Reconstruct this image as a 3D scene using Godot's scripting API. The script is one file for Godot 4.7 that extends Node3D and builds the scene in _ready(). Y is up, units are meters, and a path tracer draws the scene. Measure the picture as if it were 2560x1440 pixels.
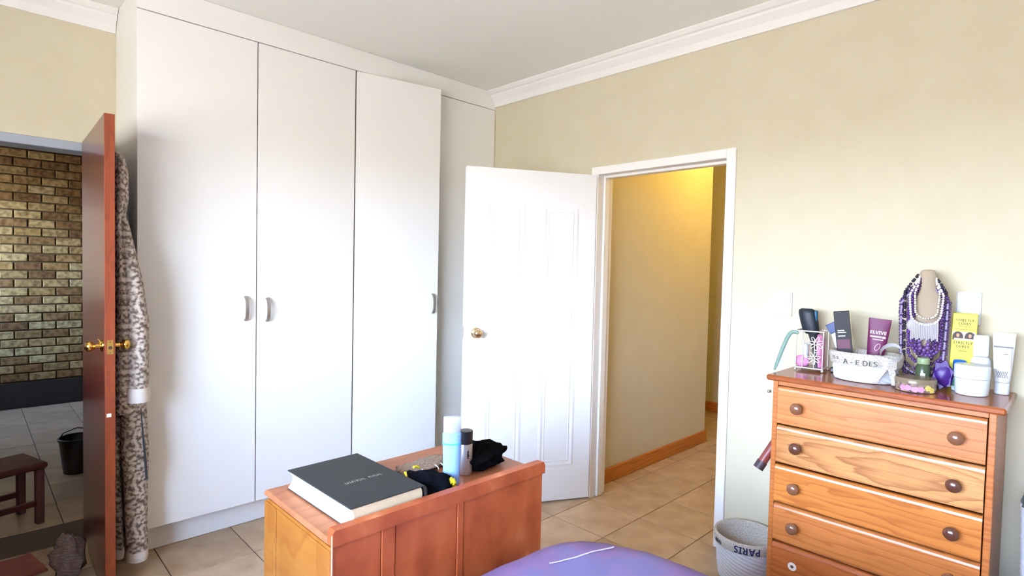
extends Node3D

# ---------------------------------------------------------------- geometry
class G:
	var st := SurfaceTool.new()
	var gid := 0
	func _init() -> void:
		st.begin(Mesh.PRIMITIVE_TRIANGLES)
		st.set_smooth_group(-1)
	func flat() -> void:
		st.set_smooth_group(-1)
	func smooth() -> void:
		gid += 1
		st.set_smooth_group(gid)
	func tri(a: Vector3, b: Vector3, c: Vector3) -> void:
		st.add_vertex(a); st.add_vertex(c); st.add_vertex(b)
	func quad(a: Vector3, b: Vector3, c: Vector3, d: Vector3) -> void:
		tri(a, b, c); tri(a, c, d)
	func oquad(a: Vector3, b: Vector3, c: Vector3, d: Vector3, out: Vector3) -> void:
		if (b - a).cross(c - a).dot(out) < 0.0:
			quad(d, c, b, a)
		else:
			quad(a, b, c, d)
	func otri(a: Vector3, b: Vector3, c: Vector3, out: Vector3) -> void:
		if (b - a).cross(c - a).dot(out) < 0.0:
			tri(c, b, a)
		else:
			tri(a, b, c)
	func done() -> ArrayMesh:
		st.generate_normals()
		return st.commit()
	# box from corner a to corner b with chamfered edges
	func box(a: Vector3, b: Vector3, ch := 0.0) -> void:
		flat()
		var lo := Vector3(minf(a.x, b.x), minf(a.y, b.y), minf(a.z, b.z))
		var hi := Vector3(maxf(a.x, b.x), maxf(a.y, b.y), maxf(a.z, b.z))
		var c := (lo + hi) * 0.5
		var h := (hi - lo) * 0.5
		ch = minf(ch, minf(h.x, minf(h.y, h.z)) * 0.9)
		var p := func(ax: int, s: Vector3) -> Vector3:
			var v := Vector3(s.x * (h.x - ch), s.y * (h.y - ch), s.z * (h.z - ch))
			v[ax] = s[ax] * h[ax]
			return c + v
		for ax in 3:
			var u := (ax + 1) % 3
			var w := (ax + 2) % 3
			for s in [-1.0, 1.0]:
				var q: Array[Vector3] = []
				for k in [[-1.0, -1.0], [1.0, -1.0], [1.0, 1.0], [-1.0, 1.0]]:
					var sg := Vector3.ZERO
					sg[ax] = s; sg[u] = k[0]; sg[w] = k[1]
					q.append(p.call(ax, sg))
				var o := Vector3.ZERO
				o[ax] = s
				oquad(q[0], q[1], q[2], q[3], o)
		if ch <= 0.0:
			return
		for ax in 3:
			var u := (ax + 1) % 3
			var w := (ax + 2) % 3
			for s in [-1.0, 1.0]:
				for t in [-1.0, 1.0]:
					var s1 := Vector3.ZERO
					s1[ax] = s; s1[u] = t; s1[w] = -1.0
					var s2 := s1
					s2[w] = 1.0
					var o := Vector3.ZERO
					o[ax] = s; o[u] = t
					oquad(p.call(ax, s1), p.call(u, s1), p.call(u, s2), p.call(ax, s2), o)
		for sx in [-1.0, 1.0]:
			for sy in [-1.0, 1.0]:
				for sz in [-1.0, 1.0]:
					var s := Vector3(sx, sy, sz)
					otri(p.call(0, s), p.call(1, s), p.call(2, s), s)
	# segs: list of profiles [r, y], each profile smooth in itself
	func lathe(segs: Array, n := 24, c := Vector3.ZERO, sx := 1.0, sz := 1.0, bas := Basis()) -> void:
		for seg in segs:
			smooth()
			for i in seg.size() - 1:
				var r0: float = seg[i][0]
				var y0: float = seg[i][1]
				var r1: float = seg[i + 1][0]
				var y1: float = seg[i + 1][1]
				for k in n:
					var a0 := TAU * k / n
					var a1 := TAU * ((k + 1) % n) / n
					var p00 := c + bas * Vector3(sin(a0) * r0 * sx, y0, cos(a0) * r0 * sz)
					var p01 := c + bas * Vector3(sin(a1) * r0 * sx, y0, cos(a1) * r0 * sz)
					var p10 := c + bas * Vector3(sin(a0) * r1 * sx, y1, cos(a0) * r1 * sz)
					var p11 := c + bas * Vector3(sin(a1) * r1 * sx, y1, cos(a1) * r1 * sz)
					if r0 > 1e-6:
						tri(p00, p01, p11)
					if r1 > 1e-6:
						tri(p00, p11, p10)
	func ball(c: Vector3, r: Vector3, n := 12) -> void:
		var m := maxi(n / 2, 4)
		var pr := []
		for i in m + 1:
			var a := -PI / 2 + PI * i / m
			pr.append([0.0 if i == 0 or i == m else cos(a), sin(a)])
		smooth()
		for i in m:
			for k in n:
				var a0 := TAU * k / n
				var a1 := TAU * ((k + 1) % n) / n
				var r0: float = pr[i][0]
				var r1: float = pr[i + 1][0]
				var y0: float = pr[i][1]
				var y1: float = pr[i + 1][1]
				var p00 := c + Vector3(sin(a0) * r0, y0, cos(a0) * r0) * r
				var p01 := c + Vector3(sin(a1) * r0, y0, cos(a1) * r0) * r
				var p10 := c + Vector3(sin(a0) * r1, y1, cos(a0) * r1) * r
				var p11 := c + Vector3(sin(a1) * r1, y1, cos(a1) * r1) * r
				if i > 0:
					tri(p00, p01, p11)
				if i < m - 1:
					tri(p00, p11, p10)
	# rings: closed loops with the same number of points, listed from bottom to top
	func loft(rings: Array, caps := true) -> void:
		smooth()
		for i in rings.size() - 1:
			var a: Array = rings[i]
			var b: Array = rings[i + 1]
			var n := a.size()
			for k in n:
				var k1 := (k + 1) % n
				quad(a[k], a[k1], b[k1], b[k])
		if caps:
			flat()
			for e in [0, rings.size() - 1]:
				var r: Array = rings[e]
				var c := Vector3.ZERO
				for v in r:
					c += v
				c /= r.size()
				for k in r.size():
					if e == 0:
						tri(c, r[(k + 1) % r.size()], r[k])
					else:
						tri(c, r[k], r[(k + 1) % r.size()])
	func tube(pts: Array, rad, n := 10, closed := false, flatness := 1.0) -> void:
		var rings := []
		var m := pts.size()
		var up := Vector3(0.01, 1, 0.02).normalized()
		for i in m:
			var d: Vector3
			if closed:
				d = pts[(i + 1) % m] - pts[(i + m - 1) % m]
			else:
				d = pts[mini(i + 1, m - 1)] - pts[maxi(i - 1, 0)]
			d = d.normalized()
			if absf(d.dot(up)) > 0.95:
				up = Vector3(0.03, 0.02, 1).normalized()
			var s := d.cross(up).normalized()
			var t := s.cross(d).normalized()
			var r: float = rad[i] if rad is Array else rad
			var ring := []
			for k in n:
				var a := TAU * k / n
				ring.append(pts[i] + s * cos(a) * r + t * sin(a) * r * flatness)
			rings.append(ring)
			up = t
		if closed:
			rings.append(rings[0])
		# orient outwards
		var q: Array = rings[0]
		var nrm: Vector3 = (q[1] - q[0]).cross(rings[1][0] - q[0])
		if nrm.dot(q[0] - pts[0]) < 0.0:
			for ring in rings:
				if not (closed and ring == rings[0] and ring != q):
					pass
			var rev := []
			for ring in rings:
				var rr: Array = ring.duplicate()
				rr.reverse()
				rev.append(rr)
			rings = rev
		loft(rings, not closed)
	# polygon in the xy plane, extruded from z0 to z1
	func prism(poly: PackedVector2Array, z0: float, z1: float, xf := Transform3D()) -> void:
		flat()
		var idx := Geometry2D.triangulate_polygon(poly)
		var nz := xf.basis * Vector3(0, 0, 1)
		for i in range(0, idx.size(), 3):
			var a := poly[idx[i]]
			var b := poly[idx[i + 1]]
			var c := poly[idx[i + 2]]
			otri(xf * Vector3(a.x, a.y, z1), xf * Vector3(b.x, b.y, z1), xf * Vector3(c.x, c.y, z1), nz)
			otri(xf * Vector3(a.x, a.y, z0), xf * Vector3(b.x, b.y, z0), xf * Vector3(c.x, c.y, z0), -nz)
		var cw := Geometry2D.is_polygon_clockwise(poly)
		for i in poly.size():
			var a := poly[i]
			var b := poly[(i + 1) % poly.size()]
			var o := Vector2(b.y - a.y, a.x - b.x)
			if cw:
				o = -o
			oquad(xf * Vector3(a.x, a.y, z0), xf * Vector3(b.x, b.y, z0), xf * Vector3(b.x, b.y, z1), xf * Vector3(a.x, a.y, z1), xf.basis * Vector3(o.x, o.y, 0))

# ---------------------------------------------------------------- nodes
var taken := {}
func numbered(s: String) -> String:
	if not taken.has(s):
		taken[s] = 0
		return s
	taken[s] += 1
	return "%s_%03d" % [s, taken[s]]

func thing(called: String, label: String, category: String, at := Vector3.ZERO, turn := 0.0, group := "") -> Node3D:
	var o := Node3D.new()
	o.name = numbered(called)
	add_child(o, true)
	o.position = at
	o.rotation.y = turn
	o.set_meta("label", label)
	o.set_meta("category", category)
	if group:
		o.set_meta("group", group)
	return o

func part(parent: Node, called: String, m: Mesh, mat: Material, label := "", at := Vector3.ZERO) -> MeshInstance3D:
	var o := MeshInstance3D.new()
	o.name = called
	o.mesh = m
	o.material_override = mat
	o.position = at
	parent.add_child(o, true)
	if label:
		o.set_meta("label", label)
	if called in ["small_print", "teeth", "crossed_lines"]:
		o.set_meta("kind", "stuff")
	return o

func solo(called: String, m: Mesh, mat: Material, label: String, category: String, at := Vector3.ZERO, turn := 0.0, group := "") -> MeshInstance3D:
	var o := part(self, numbered(called), m, mat, label, at)
	o.rotation.y = turn
	o.set_meta("category", category)
	if group:
		o.set_meta("group", group)
	return o

func structure(called: String, m: Mesh, mat: Material, label: String, category: String) -> MeshInstance3D:
	var o := solo(called, m, mat, label, category)
	o.set_meta("kind", "structure")
	return o

func cbox(a: Vector3, b: Vector3, ch := 0.0) -> ArrayMesh:
	var g := G.new()
	g.box(a, b, ch)
	return g.done()

# lettering as a flat raised mesh; bend wraps it round an ellipse [a, b, start angle, flare]
func letters(parent: Node, s: String, height: float, mat: Material, at: Vector3, rot := Vector3.ZERO, bold := true, bend := []) -> MeshInstance3D:
	var t := TextMesh.new()
	var f := SystemFont.new()
	f.font_names = PackedStringArray(["Droid Sans"])
	f.font_weight = 700 if bold else 400
	t.font = f
	t.text = s
	t.font_size = 64
	t.pixel_size = height / (0.71 * 64.0)
	t.depth = 0.0006
	var m: Mesh = t
	if bend:
		var am := ArrayMesh.new()
		for k in t.get_surface_count():
			var arr := t.surface_get_arrays(k)
			var vs: PackedVector3Array = arr[Mesh.ARRAY_VERTEX]
			var ns: PackedVector3Array = arr[Mesh.ARRAY_NORMAL]
			for i in vs.size():
				var v := vs[i]
				var rr: float = (bend[0] + bend[1]) * 0.5
				var sg := -1.0 if bend.size() > 4 else 1.0
				var th: float = bend[2] + sg * v.x / rr
				var yy := sg * v.y
				var fl: float = bend[3] * yy
				vs[i] = Vector3((bend[0] + v.z + fl) * sin(th), yy, (bend[1] + v.z + fl) * cos(th))
				ns[i] = Vector3(sin(th), 0, cos(th))
			arr[Mesh.ARRAY_VERTEX] = vs
			arr[Mesh.ARRAY_NORMAL] = ns
			am.add_surface_from_arrays(Mesh.PRIMITIVE_TRIANGLES, arr)
		m = am
	var o := part(parent, "lettering", m, mat, "", at)
	o.rotation = rot
	return o

# ---------------------------------------------------------------- materials
func srgb(r: float, g: float, b: float) -> Color:
	return Color(r / 255.0, g / 255.0, b / 255.0)

func mat(c: Color, rough := 0.6, metal := 0.0, coat := 0.0) -> StandardMaterial3D:
	var m := StandardMaterial3D.new()
	m.albedo_color = c
	m.roughness = rough
	m.metallic = metal
	if coat > 0.0:
		m.clearcoat_enabled = true
		m.clearcoat = coat
		m.clearcoat_roughness = 0.15
	return m

func noise_tex(freq: float, colors: Array, seed_ := 1, kind := FastNoiseLite.TYPE_SIMPLEX_SMOOTH, size := 256, octaves := 4) -> NoiseTexture2D:
	var n := FastNoiseLite.new()
	n.seed = seed_
	n.noise_type = kind
	n.frequency = freq
	n.fractal_octaves = octaves
	var t := NoiseTexture2D.new()
	t.width = size
	t.height = size
	t.seamless = true
	t.noise = n
	var g := Gradient.new()
	var off := PackedFloat32Array()
	var cs := PackedColorArray()
	for i in colors.size():
		off.append(colors[i][0])
		cs.append(colors[i][1])
	g.offsets = off
	g.colors = cs
	t.color_ramp = g
	return t

func tri_mat(tex: Texture2D, scale: Vector3, rough := 0.6, tint := Color.WHITE, coat := 0.0) -> StandardMaterial3D:
	var m := mat(tint, rough, 0.0, coat)
	m.albedo_texture = tex
	m.uv1_triplanar = true
	m.uv1_triplanar_sharpness = 8.0
	m.uv1_scale = scale
	return m

# wood with grain along x: straight streaks, or nested arches as on a plain-sawn board
func wood_tex(light: Color, dark: Color, seed_: int, arches: bool, w := 512, h := 256) -> ImageTexture:
	var im := Image.create(w, h, false, Image.FORMAT_RGB8)
	var n1 := FastNoiseLite.new()
	n1.seed = seed_
	n1.frequency = 0.01
	n1.fractal_octaves = 3
	var n2 := FastNoiseLite.new()
	n2.seed = seed_ + 7
	n2.frequency = 0.02
	n2.fractal_octaves = 2
	for y in h:
		var v := float(y) / h
		for x in w:
			var u := float(x) / w
			var a := (v - 0.55) * 2.0
			var wob := n1.get_noise_2d(u * 160.0, v * 260.0)
			var t: float
			if arches:
				t = absf(u - 0.62) * 1.5 + a * a * 1.1 + wob * 0.28
				t = t * 3.2
			else:
				t = v * 6.0 + wob * 1.0
			var f := t - floorf(t)
			var ring := pow(f, 3.0) * 0.75
			if f > 0.93:
				ring *= (1.0 - f) / 0.07
			var streak := n2.get_noise_2d(u * 60.0, v * 2400.0) * 0.5 + 0.5
			var k := clampf(ring * 0.8 + streak * 0.42 - 0.05 + n1.get_noise_2d(u * 90.0 + 300.0, v * 30.0) * 0.22, 0.0, 1.0)
			im.set_pixel(x, y, light.lerp(dark, k))
	return ImageTexture.create_from_image(im)

var M := {}
func make_materials() -> void:
	M.wall = tri_mat(noise_tex(0.02, [[0.0, srgb(205, 195, 168)], [1.0, srgb(209, 200, 175)]], 3), Vector3(0.8, 0.8, 0.8), 0.75)
	M.ceiling = mat(srgb(244, 244, 238), 0.85)
	M.cornice = mat(srgb(240, 237, 234), 0.6)
	M.white = mat(srgb(244, 242, 239), 0.42)
	M.white_door = mat(srgb(246, 246, 246), 0.4)
	M.frame = mat(srgb(240, 238, 234), 0.45)
	M.grey_frame = mat(srgb(158, 163, 172), 0.45)
	M.carcass = mat(srgb(150, 118, 90), 0.7)
	M.steel = mat(srgb(190, 188, 186), 0.32, 0.9)
	M.brass = mat(srgb(232, 190, 96), 0.16, 1.0)
	M.brass_pale = mat(srgb(232, 208, 170), 0.14, 1.0)
	M.grout = mat(srgb(98, 82, 66), 0.9)
	M.skirting = tri_mat(wood_tex(srgb(206, 128, 56), srgb(150, 80, 28), 21, false, 256, 128), Vector3(0.8, 6.0, 0.8), 0.4)
	M.mahogany = tri_mat(wood_tex(srgb(104, 40, 27), srgb(74, 27, 18), 31, false, 256, 256), Vector3(4.0, 4.0, 0.7), 0.3, Color.WHITE, 0.4)
	M.mahogany_edge = tri_mat(wood_tex(srgb(140, 62, 28), srgb(114, 46, 20), 33, false, 256, 256), Vector3(6.0, 0.7, 6.0), 0.4)
	var tile_tex := noise_tex(0.012, [[0.0, srgb(176, 146, 116)], [0.5, srgb(194, 166, 136)], [1.0, srgb(210, 184, 156)]], 11)
	M.tiles = []
	for k in 4:
		var m := tri_mat(tile_tex, Vector3(1.6, 1.6, 1.6), 0.28, Color.WHITE.darkened(0.03 * k))
		m.uv1_offset = Vector3(0.31 * k, 0.2 * k, 0.17 * k)
		M.tiles.append(m)
	M.mortar = mat(srgb(110, 95, 67), 0.95)
	var brick_tex := noise_tex(0.03, [[0.0, srgb(138, 116, 84)], [0.35, srgb(178, 158, 118)], [0.65, srgb(204, 186, 144)], [1.0, srgb(224, 208, 168)]], 5, FastNoiseLite.TYPE_SIMPLEX_SMOOTH, 256, 2)
	M.bricks = []
	for k in 8:
		var tint: Color = [srgb(255, 250, 236), srgb(214, 196, 168), srgb(240, 224, 200), srgb(190, 160, 132), srgb(228, 206, 170), srgb(255, 244, 220), srgb(204, 178, 150), srgb(170, 140, 116)][k]
		var m := tri_mat(brick_tex, Vector3(2.2, 2.2, 2.2), 0.9, tint)
		m.uv1_offset = Vector3(0.37 * k, 0.23 * k, 0.0)
		m.uv1_world_triplanar = true
		M.bricks.append(m)
	M.chest_wood = []
	var arch := wood_tex(srgb(214, 153, 96), srgb(130, 70, 34), 41, true)
	var plain := wood_tex(srgb(208, 138, 80), srgb(152, 86, 42), 45, false)
	var plain2 := wood_tex(srgb(208, 138, 78), srgb(152, 84, 40), 46, false)
	for k in 5:
		var m := tri_mat(arch if k == 1 else plain2 if k == 2 else plain, Vector3(1.25, 5.0, 1.25), 0.3, [srgb(255, 248, 240), srgb(255, 255, 250), srgb(255, 238, 200), srgb(252, 234, 212), srgb(232, 194, 166)][k], 0.35)
		m.uv1_offset = [Vector3(0.5, 0.5, 0), Vector3(0.55, 0.5, 0), Vector3(0.46, 0.5, 0), Vector3(0.54, 0.57, 0), Vector3(0.5, 0.43, 0)][k]
		M.chest_wood.append(m)
	M.chest_frame = tri_mat(plain, Vector3(1.1, 7.0, 7.0), 0.32, srgb(242, 220, 194), 0.35)
	M.chest_top = tri_mat(plain, Vector3(1.0, 4.0, 3.0), 0.22, srgb(206, 168, 140), 0.5)
	M.knob = mat(srgb(126, 82, 58), 0.2, 0.0, 0.6)
	M.knob_dark = mat(srgb(92, 52, 38), 0.25, 0.0, 0.6)
	M.dresser_side = tri_mat(wood_tex(srgb(158, 98, 38), srgb(134, 72, 24), 51, false, 256, 256), Vector3(3.0, 1.0, 3.0), 0.4, Color.WHITE, 0.2)
	M.dresser_back = tri_mat(noise_tex(0.01, [[0.0, srgb(150, 66, 34)], [0.45, srgb(178, 86, 46)], [0.75, srgb(190, 98, 56)], [1.0, srgb(212, 136, 96)]], 53), Vector3(2.2, 1.2, 2.2), 0.42)
	M.dresser_top = tri_mat(wood_tex(srgb(178, 110, 74), srgb(142, 78, 48), 55, false, 256, 256), Vector3(1.0, 3.0, 3.0), 0.35)
	M.worn = mat(srgb(226, 186, 150), 0.6)
	M.book_cover = tri_mat(noise_tex(0.2, [[0.0, srgb(34, 37, 38)], [1.0, srgb(45, 48, 49)]], 61), Vector3(12, 12, 12), 0.65)
	M.pages = tri_mat(noise_tex(0.05, [[0.0, srgb(214, 194, 158)], [1.0, srgb(236, 220, 190)]], 63), Vector3(2.0, 40.0, 2.0), 0.85)
	M.silver_ink = mat(srgb(176, 172, 164), 0.4, 0.5)
	M.black_cloth = mat(srgb(12, 11, 13), 1.0)
	M.black_cloth.metallic_specular = 0.1
	M.navy_cloth = mat(srgb(26, 30, 52), 0.9)
	M.yellow = mat(srgb(240, 226, 40), 0.5)
	M.taupe = tri_mat(noise_tex(0.05, [[0.0, srgb(112, 92, 80)], [1.0, srgb(178, 156, 138)]], 71), Vector3(6, 6, 6), 0.9)
	M.robe = tri_mat(noise_tex(0.03, [[0.0, srgb(84, 70, 62)], [0.34, srgb(116, 100, 90)], [0.46, srgb(158, 142, 129)], [0.6, srgb(186, 171, 158)], [1.0, srgb(208, 196, 184)]], 73, FastNoiseLite.TYPE_SIMPLEX_SMOOTH, 256, 2), Vector3(5, 5, 5), 0.95)
	M.robe_cuff = mat(srgb(214, 204, 194), 0.95)
	var bed_tex := noise_tex(0.006, [[0.25, srgb(120, 98, 150)], [0.5, srgb(138, 110, 158)], [0.75, srgb(122, 116, 166)]], 77)
	M.bed = tri_mat(bed_tex, Vector3(1.2, 1.2, 1.2), 0.8)
	M.bed_seam = mat(srgb(206, 196, 240), 0.7)
	M.bed_base = mat(srgb(110, 70, 48), 0.6)
	M.white_plastic = mat(srgb(222, 228, 232), 0.3)
	M.wicker = mat(srgb(214, 217, 222), 0.7)
	M.linen = tri_mat(noise_tex(0.06, [[0.0, srgb(140, 132, 122)], [0.4, srgb(186, 178, 166)], [1.0, srgb(212, 206, 196)]], 81), Vector3(8, 8, 8), 0.95)
	M.ink = mat(srgb(70, 66, 64), 0.8)
	M.ink_blue = mat(srgb(28, 36, 86), 0.8)
	M.black = mat(srgb(22, 20, 22), 0.35)
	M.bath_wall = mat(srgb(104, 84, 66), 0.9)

# ---------------------------------------------------------------- scene
const XR := 2.8177      # room face of the right wall
const ZW := -3.1034     # wardrobe front
const ZB := -3.62       # wall with the brown door
const CEIL := 2.73
const XL := -1.45
const ZN := 1.7

func _ready() -> void:
	var cam := Camera3D.new()
	cam.name = "camera"
	add_child(cam)
	cam.position = Vector3(0, 1.4362, 0)
	cam.rotation = Vector3(-0.0344, -0.7731, 0.0224)
	cam.fov = 54.4
	cam.near = 0.05
	cam.far = 100.0
	cam.current = true
	var we := WorldEnvironment.new()
	we.name = "environment"
	var e := Environment.new()
	e.background_mode = Environment.BG_SKY
	var sky := Sky.new()
	var sm := ProceduralSkyMaterial.new()
	sm.sky_top_color = srgb(150, 188, 240)
	sm.sky_horizon_color = srgb(222, 236, 255)
	sm.sky_curve = 0.2
	sm.ground_bottom_color = srgb(190, 187, 182)
	sm.ground_horizon_color = srgb(204, 201, 196)
	sm.sky_energy_multiplier = 1.34
	sm.ground_energy_multiplier = 1.0
	sky.sky_material = sm
	e.sky = sky
	e.background_energy_multiplier = 30.0
	e.tonemap_mode = Environment.TONE_MAPPER_LINEAR
	e.tonemap_exposure = 1.0
	e.sdfgi_enabled = true
	e.ssao_enabled = true
	e.ssil_enabled = true
	we.environment = e
	add_child(we)

	make_materials()
	build_shell()
	build_far_room()
	build_corridor()
	build_wardrobe()
	build_white_door()
	build_brown_door()
	build_robe()
	build_bed()
	build_dresser()
	build_chest()
	build_chest_things()
	build_right_edge()
	build_shade_cupboard()

func wall_with_hole(axis: String, at0: float, at1: float, u0: float, u1: float, h: float, holes: Array) -> ArrayMesh:
	# wall slab between at0..at1 on its thin axis, running u0..u1, with holes [ua, ub, ya, yb] sorted along u
	var g := G.new()
	var add := func(ua: float, ub: float, ya: float, yb: float) -> void:
		if ub - ua < 1e-4 or yb - ya < 1e-4:
			return
		if axis == "x":
			g.box(Vector3(at0, ya, ua), Vector3(at1, yb, ub))
		else:
			g.box(Vector3(ua, ya, at0), Vector3(ub, yb, at1))
	var u := u0
	for q in holes:
		add.call(u, q[0], 0.0, h)
		add.call(q[0], q[1], 0.0, q[2])
		add.call(q[0], q[1], q[3], h)
		u = q[1]
	add.call(u, u1, 0.0, h)
	return g.done()

func window_at(called: String, label: String, x: float, z0: float, z1: float, y0: float, y1: float, bars: int) -> void:
	var w := structure(called, cbox(Vector3(x - 0.02, y0 - 0.03, z0 - 0.02), Vector3(x + 0.17, y0, z1 + 0.02), 0.004), M.frame, label, "window")
	var fg := G.new()
	fg.box(Vector3(x + 0.04, y0, z0), Vector3(x + 0.09, y0 + 0.045, z1), 0.003)
	fg.box(Vector3(x + 0.04, y1 - 0.045, z0), Vector3(x + 0.09, y1, z1), 0.003)
	for k in bars + 1:
		var z := z0 + 0.0225 + (z1 - z0 - 0.045) * k / bars
		fg.box(Vector3(x + 0.04, y0 + 0.045, z - 0.0225), Vector3(x + 0.09, y1 - 0.045, z + 0.0225), 0.003)
	part(w, "window_frame", fg.done(), M.frame)
	var glass := mat(Color(1, 1, 1, 0.04), 0.0)
	glass.transparency = BaseMaterial3D.TRANSPARENCY_ALPHA
	for k in bars:
		var za := z0 + 0.045 + (z1 - z0 - 0.045) * k / bars
		var zb := z0 + (z1 - z0 - 0.045) * (k + 1) / bars
		var g := G.new()
		g.quad(Vector3(x + 0.065, y0 + 0.045, za), Vector3(x + 0.065, y0 + 0.045, zb), Vector3(x + 0.065, y1 - 0.045, zb), Vector3(x + 0.065, y1 - 0.045, za))
		part(w, "pane", g.done(), glass)

func build_shell() -> void:
	# floor: slab of grout with single tiles
	var fl := structure("floor", cbox(Vector3(XL - 0.15, -0.12, -3.75), Vector3(6.0, -0.004, ZN + 0.15)), M.grout, "beige ceramic tile floor with grey-brown grout", "floor")
	var ts := 0.3568
	var tm := cbox(Vector3(-ts / 2 + 0.0025, -0.01, -ts / 2 + 0.0025), Vector3(ts / 2 - 0.0025, 0.0, ts / 2 - 0.0025), 0.0015)
	var rng := RandomNumberGenerator.new()
	rng.seed = 4
	for i in range(-11, 9):
		for j in range(-5, 11):
			var p := Vector3(2.4461 + (i + 0.5) * ts, 0, -2.1212 + (j + 0.5) * ts)
			if p.x > 3.0 and (p.z > -1.0 or p.z < -3.0):
				continue
			if p.z < -3.62 or p.x < XL:
				continue
			part(fl, "tile", tm, M.tiles[rng.randi() % 4], "", p)
	structure("ceiling", cbox(Vector3(XL - 0.15, CEIL, -3.75), Vector3(6.0, CEIL + 0.12, ZN + 0.15)), M.ceiling, "smooth off-white ceiling", "ceiling")
	structure("wall_right", wall_with_hole("x", XR, XR + 0.1353, -3.75, ZN + 0.15, CEIL, [[-2.18, -1.275, 0.0, 2.074]]), M.wall, "cream painted wall with the open white doorway", "wall")
	structure("wall_back", wall_with_hole("z", ZB - 0.13, ZB, XL, XR, CEIL, [[-0.46, 0.494, 0.0, 2.03]]), M.wall, "cream painted wall above the brown door", "wall")
	structure("wall_front", cbox(Vector3(XL, 0, ZN), Vector3(XR, CEIL, ZN + 0.13)), M.wall, "cream painted wall behind the bed", "wall")
	structure("wall_left", wall_with_hole("x", XL - 0.15, XL, -3.75, ZN + 0.15, CEIL, [[-2.2, 0.5, 0.85, 2.15]]), M.wall, "cream painted wall with the wide window", "wall")
	window_at("window_1", "wide white framed window of four panes", XL - 0.15, -2.2, 0.5, 0.85, 2.15, 4)
	# cornices
	var prof := PackedVector2Array([Vector2(0, -0.108), Vector2(0.012, -0.108), Vector2(0.012, -0.098), Vector2(0.022, -0.07), Vector2(0.05, -0.04), Vector2(0.054, -0.028), Vector2(0.066, -0.024), Vector2(0.082, -0.008), Vector2(0.082, 0.0), Vector2(0, 0.0)])
	var g := G.new()
	g.prism(prof, -ZN, -(ZW + 0.002), Transform3D(Basis(Vector3(-1, 0, 0), Vector3(0, 1, 0), Vector3(0, 0, -1)), Vector3(XR, CEIL, 0)))
	structure("trim_1", g.done(), M.cornice, "white moulded cornice along the cream wall with the white door", "cornice")
	g = G.new()
	g.prism(prof, XL, 0.574, Transform3D(Basis(Vector3(0, 0, 1), Vector3(0, 1, 0), Vector3(1, 0, 0)), Vector3(0, CEIL, ZB)))
	structure("trim_2", g.done(), M.cornice, "white moulded cornice above the brown door", "cornice")
	# steel door frame in the right wall
	g = G.new()
	var z0 := -2.136
	var z1 := -1.319
	var xa := XR - 0.012
	var xb := XR + 0.1353 + 0.012
	g.box(Vector3(xa, 0, z0 - 0.05), Vector3(xb, 2.078, z0), 0.003)
	g.box(Vector3(xa, 0, z1), Vector3(xb, 2.078, z1 + 0.05), 0.003)
	g.box(Vector3(xa, 2.03, z0), Vector3(xb, 2.078, z1), 0.003)
	g.box(Vector3(XR + 0.048, 0, z0), Vector3(XR + 0.1, 2.03, z0 + 0.014), 0.003)
	g.box(Vector3(XR + 0.048, 0, z1 - 0.014), Vector3(XR + 0.1, 2.03, z1), 0.003)
	g.box(Vector3(XR + 0.048, 2.014, z0 + 0.014), Vector3(XR + 0.1, 2.03, z1 - 0.014), 0.003)
	var fr := structure("trim_3", g.done(), M.frame, "white steel frame round the open white doorway", "door frame")
	part(fr, "strike_plate", cbox(Vector3(XR + 0.01, 0.98, z1 - 0.003), Vector3(XR + 0.035, 1.1, z1 + 0.0), 0.001), M.steel, "small metal strike plate")
	# frame in the back wall
	g = G.new()
	g.box(Vector3(-0.46, 1.985, ZB - 0.14), Vector3(0.494, 2.03, ZB + 0.012), 0.003)
	g.box(Vector3(-0.46, 0, ZB - 0.14), Vector3(-0.42, 1.985, ZB + 0.012), 0.003)
	g.box(Vector3(0.455, 0, ZB - 0.14), Vector3(0.494, 1.985, ZB - 0.004), 0.003)
	structure("trim_4", g.done(), M.grey_frame, "pale grey steel frame round the dark brick room's doorway", "door frame")
	# frame of a further doorway at the end of the right wall
	g = G.new()
	g.box(Vector3(XR - 0.014, 0, -0.125), Vector3(XR - 0.0005, 2.07, -0.05), 0.004)
	g.box(Vector3(XR - 0.008, 0, -0.05), Vector3(XR - 0.0005, 2.03, 0.75), 0.002)
	structure("trim_5", g.done(), M.white_door, "white painted door frame beside the chest of drawers", "door frame")
	# switch and socket
	var s := thing("light_switch", "white square light switch on the wall beside the white doorway", "switch", Vector3(XR, 1.297, -1.014), -PI / 2)
	part(s, "plate", cbox(Vector3(-0.04, -0.058, 0.0005), Vector3(0.04, 0.058, 0.009), 0.003), M.white_plastic)
	part(s, "rocker", cbox(Vector3(-0.011, -0.02, 0.009), Vector3(0.011, 0.02, 0.014), 0.002), M.white_plastic)
	s = thing("wall_socket", "white wall socket plate above the yellow carton", "socket", Vector3(XR, 1.32, -0.32), -PI / 2)
	part(s, "plate", cbox(Vector3(-0.039, -0.066, 0.0005), Vector3(0.039, 0.066, 0.012), 0.006), M.white_plastic)
	g = G.new()
	g.lathe([[[0.0, 0.006], [0.024, 0.006]], [[0.024, 0.006], [0.024, 0.0]]], 20, Vector3(0, 0.0, 0.012), 1, 1, Basis(Vector3(1, 0, 0), PI / 2))
	part(s, "outlet_face", g.done(), M.white_plastic)
	g = G.new()
	g.lathe([[[0.0, 0.03], [0.006, 0.028], [0.008, 0.022]], [[0.004, 0.022], [0.004, 0.0005]]], 12, Vector3.ZERO, 1, 1, Basis(Vector3(1, 0, 0), PI / 2))
	solo("wall_hook", g.done(), M.steel, "small metal hook on the wall left of the chest of drawers", "hook", Vector3(XR, 0.868, -1.06), -PI / 2)

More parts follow.
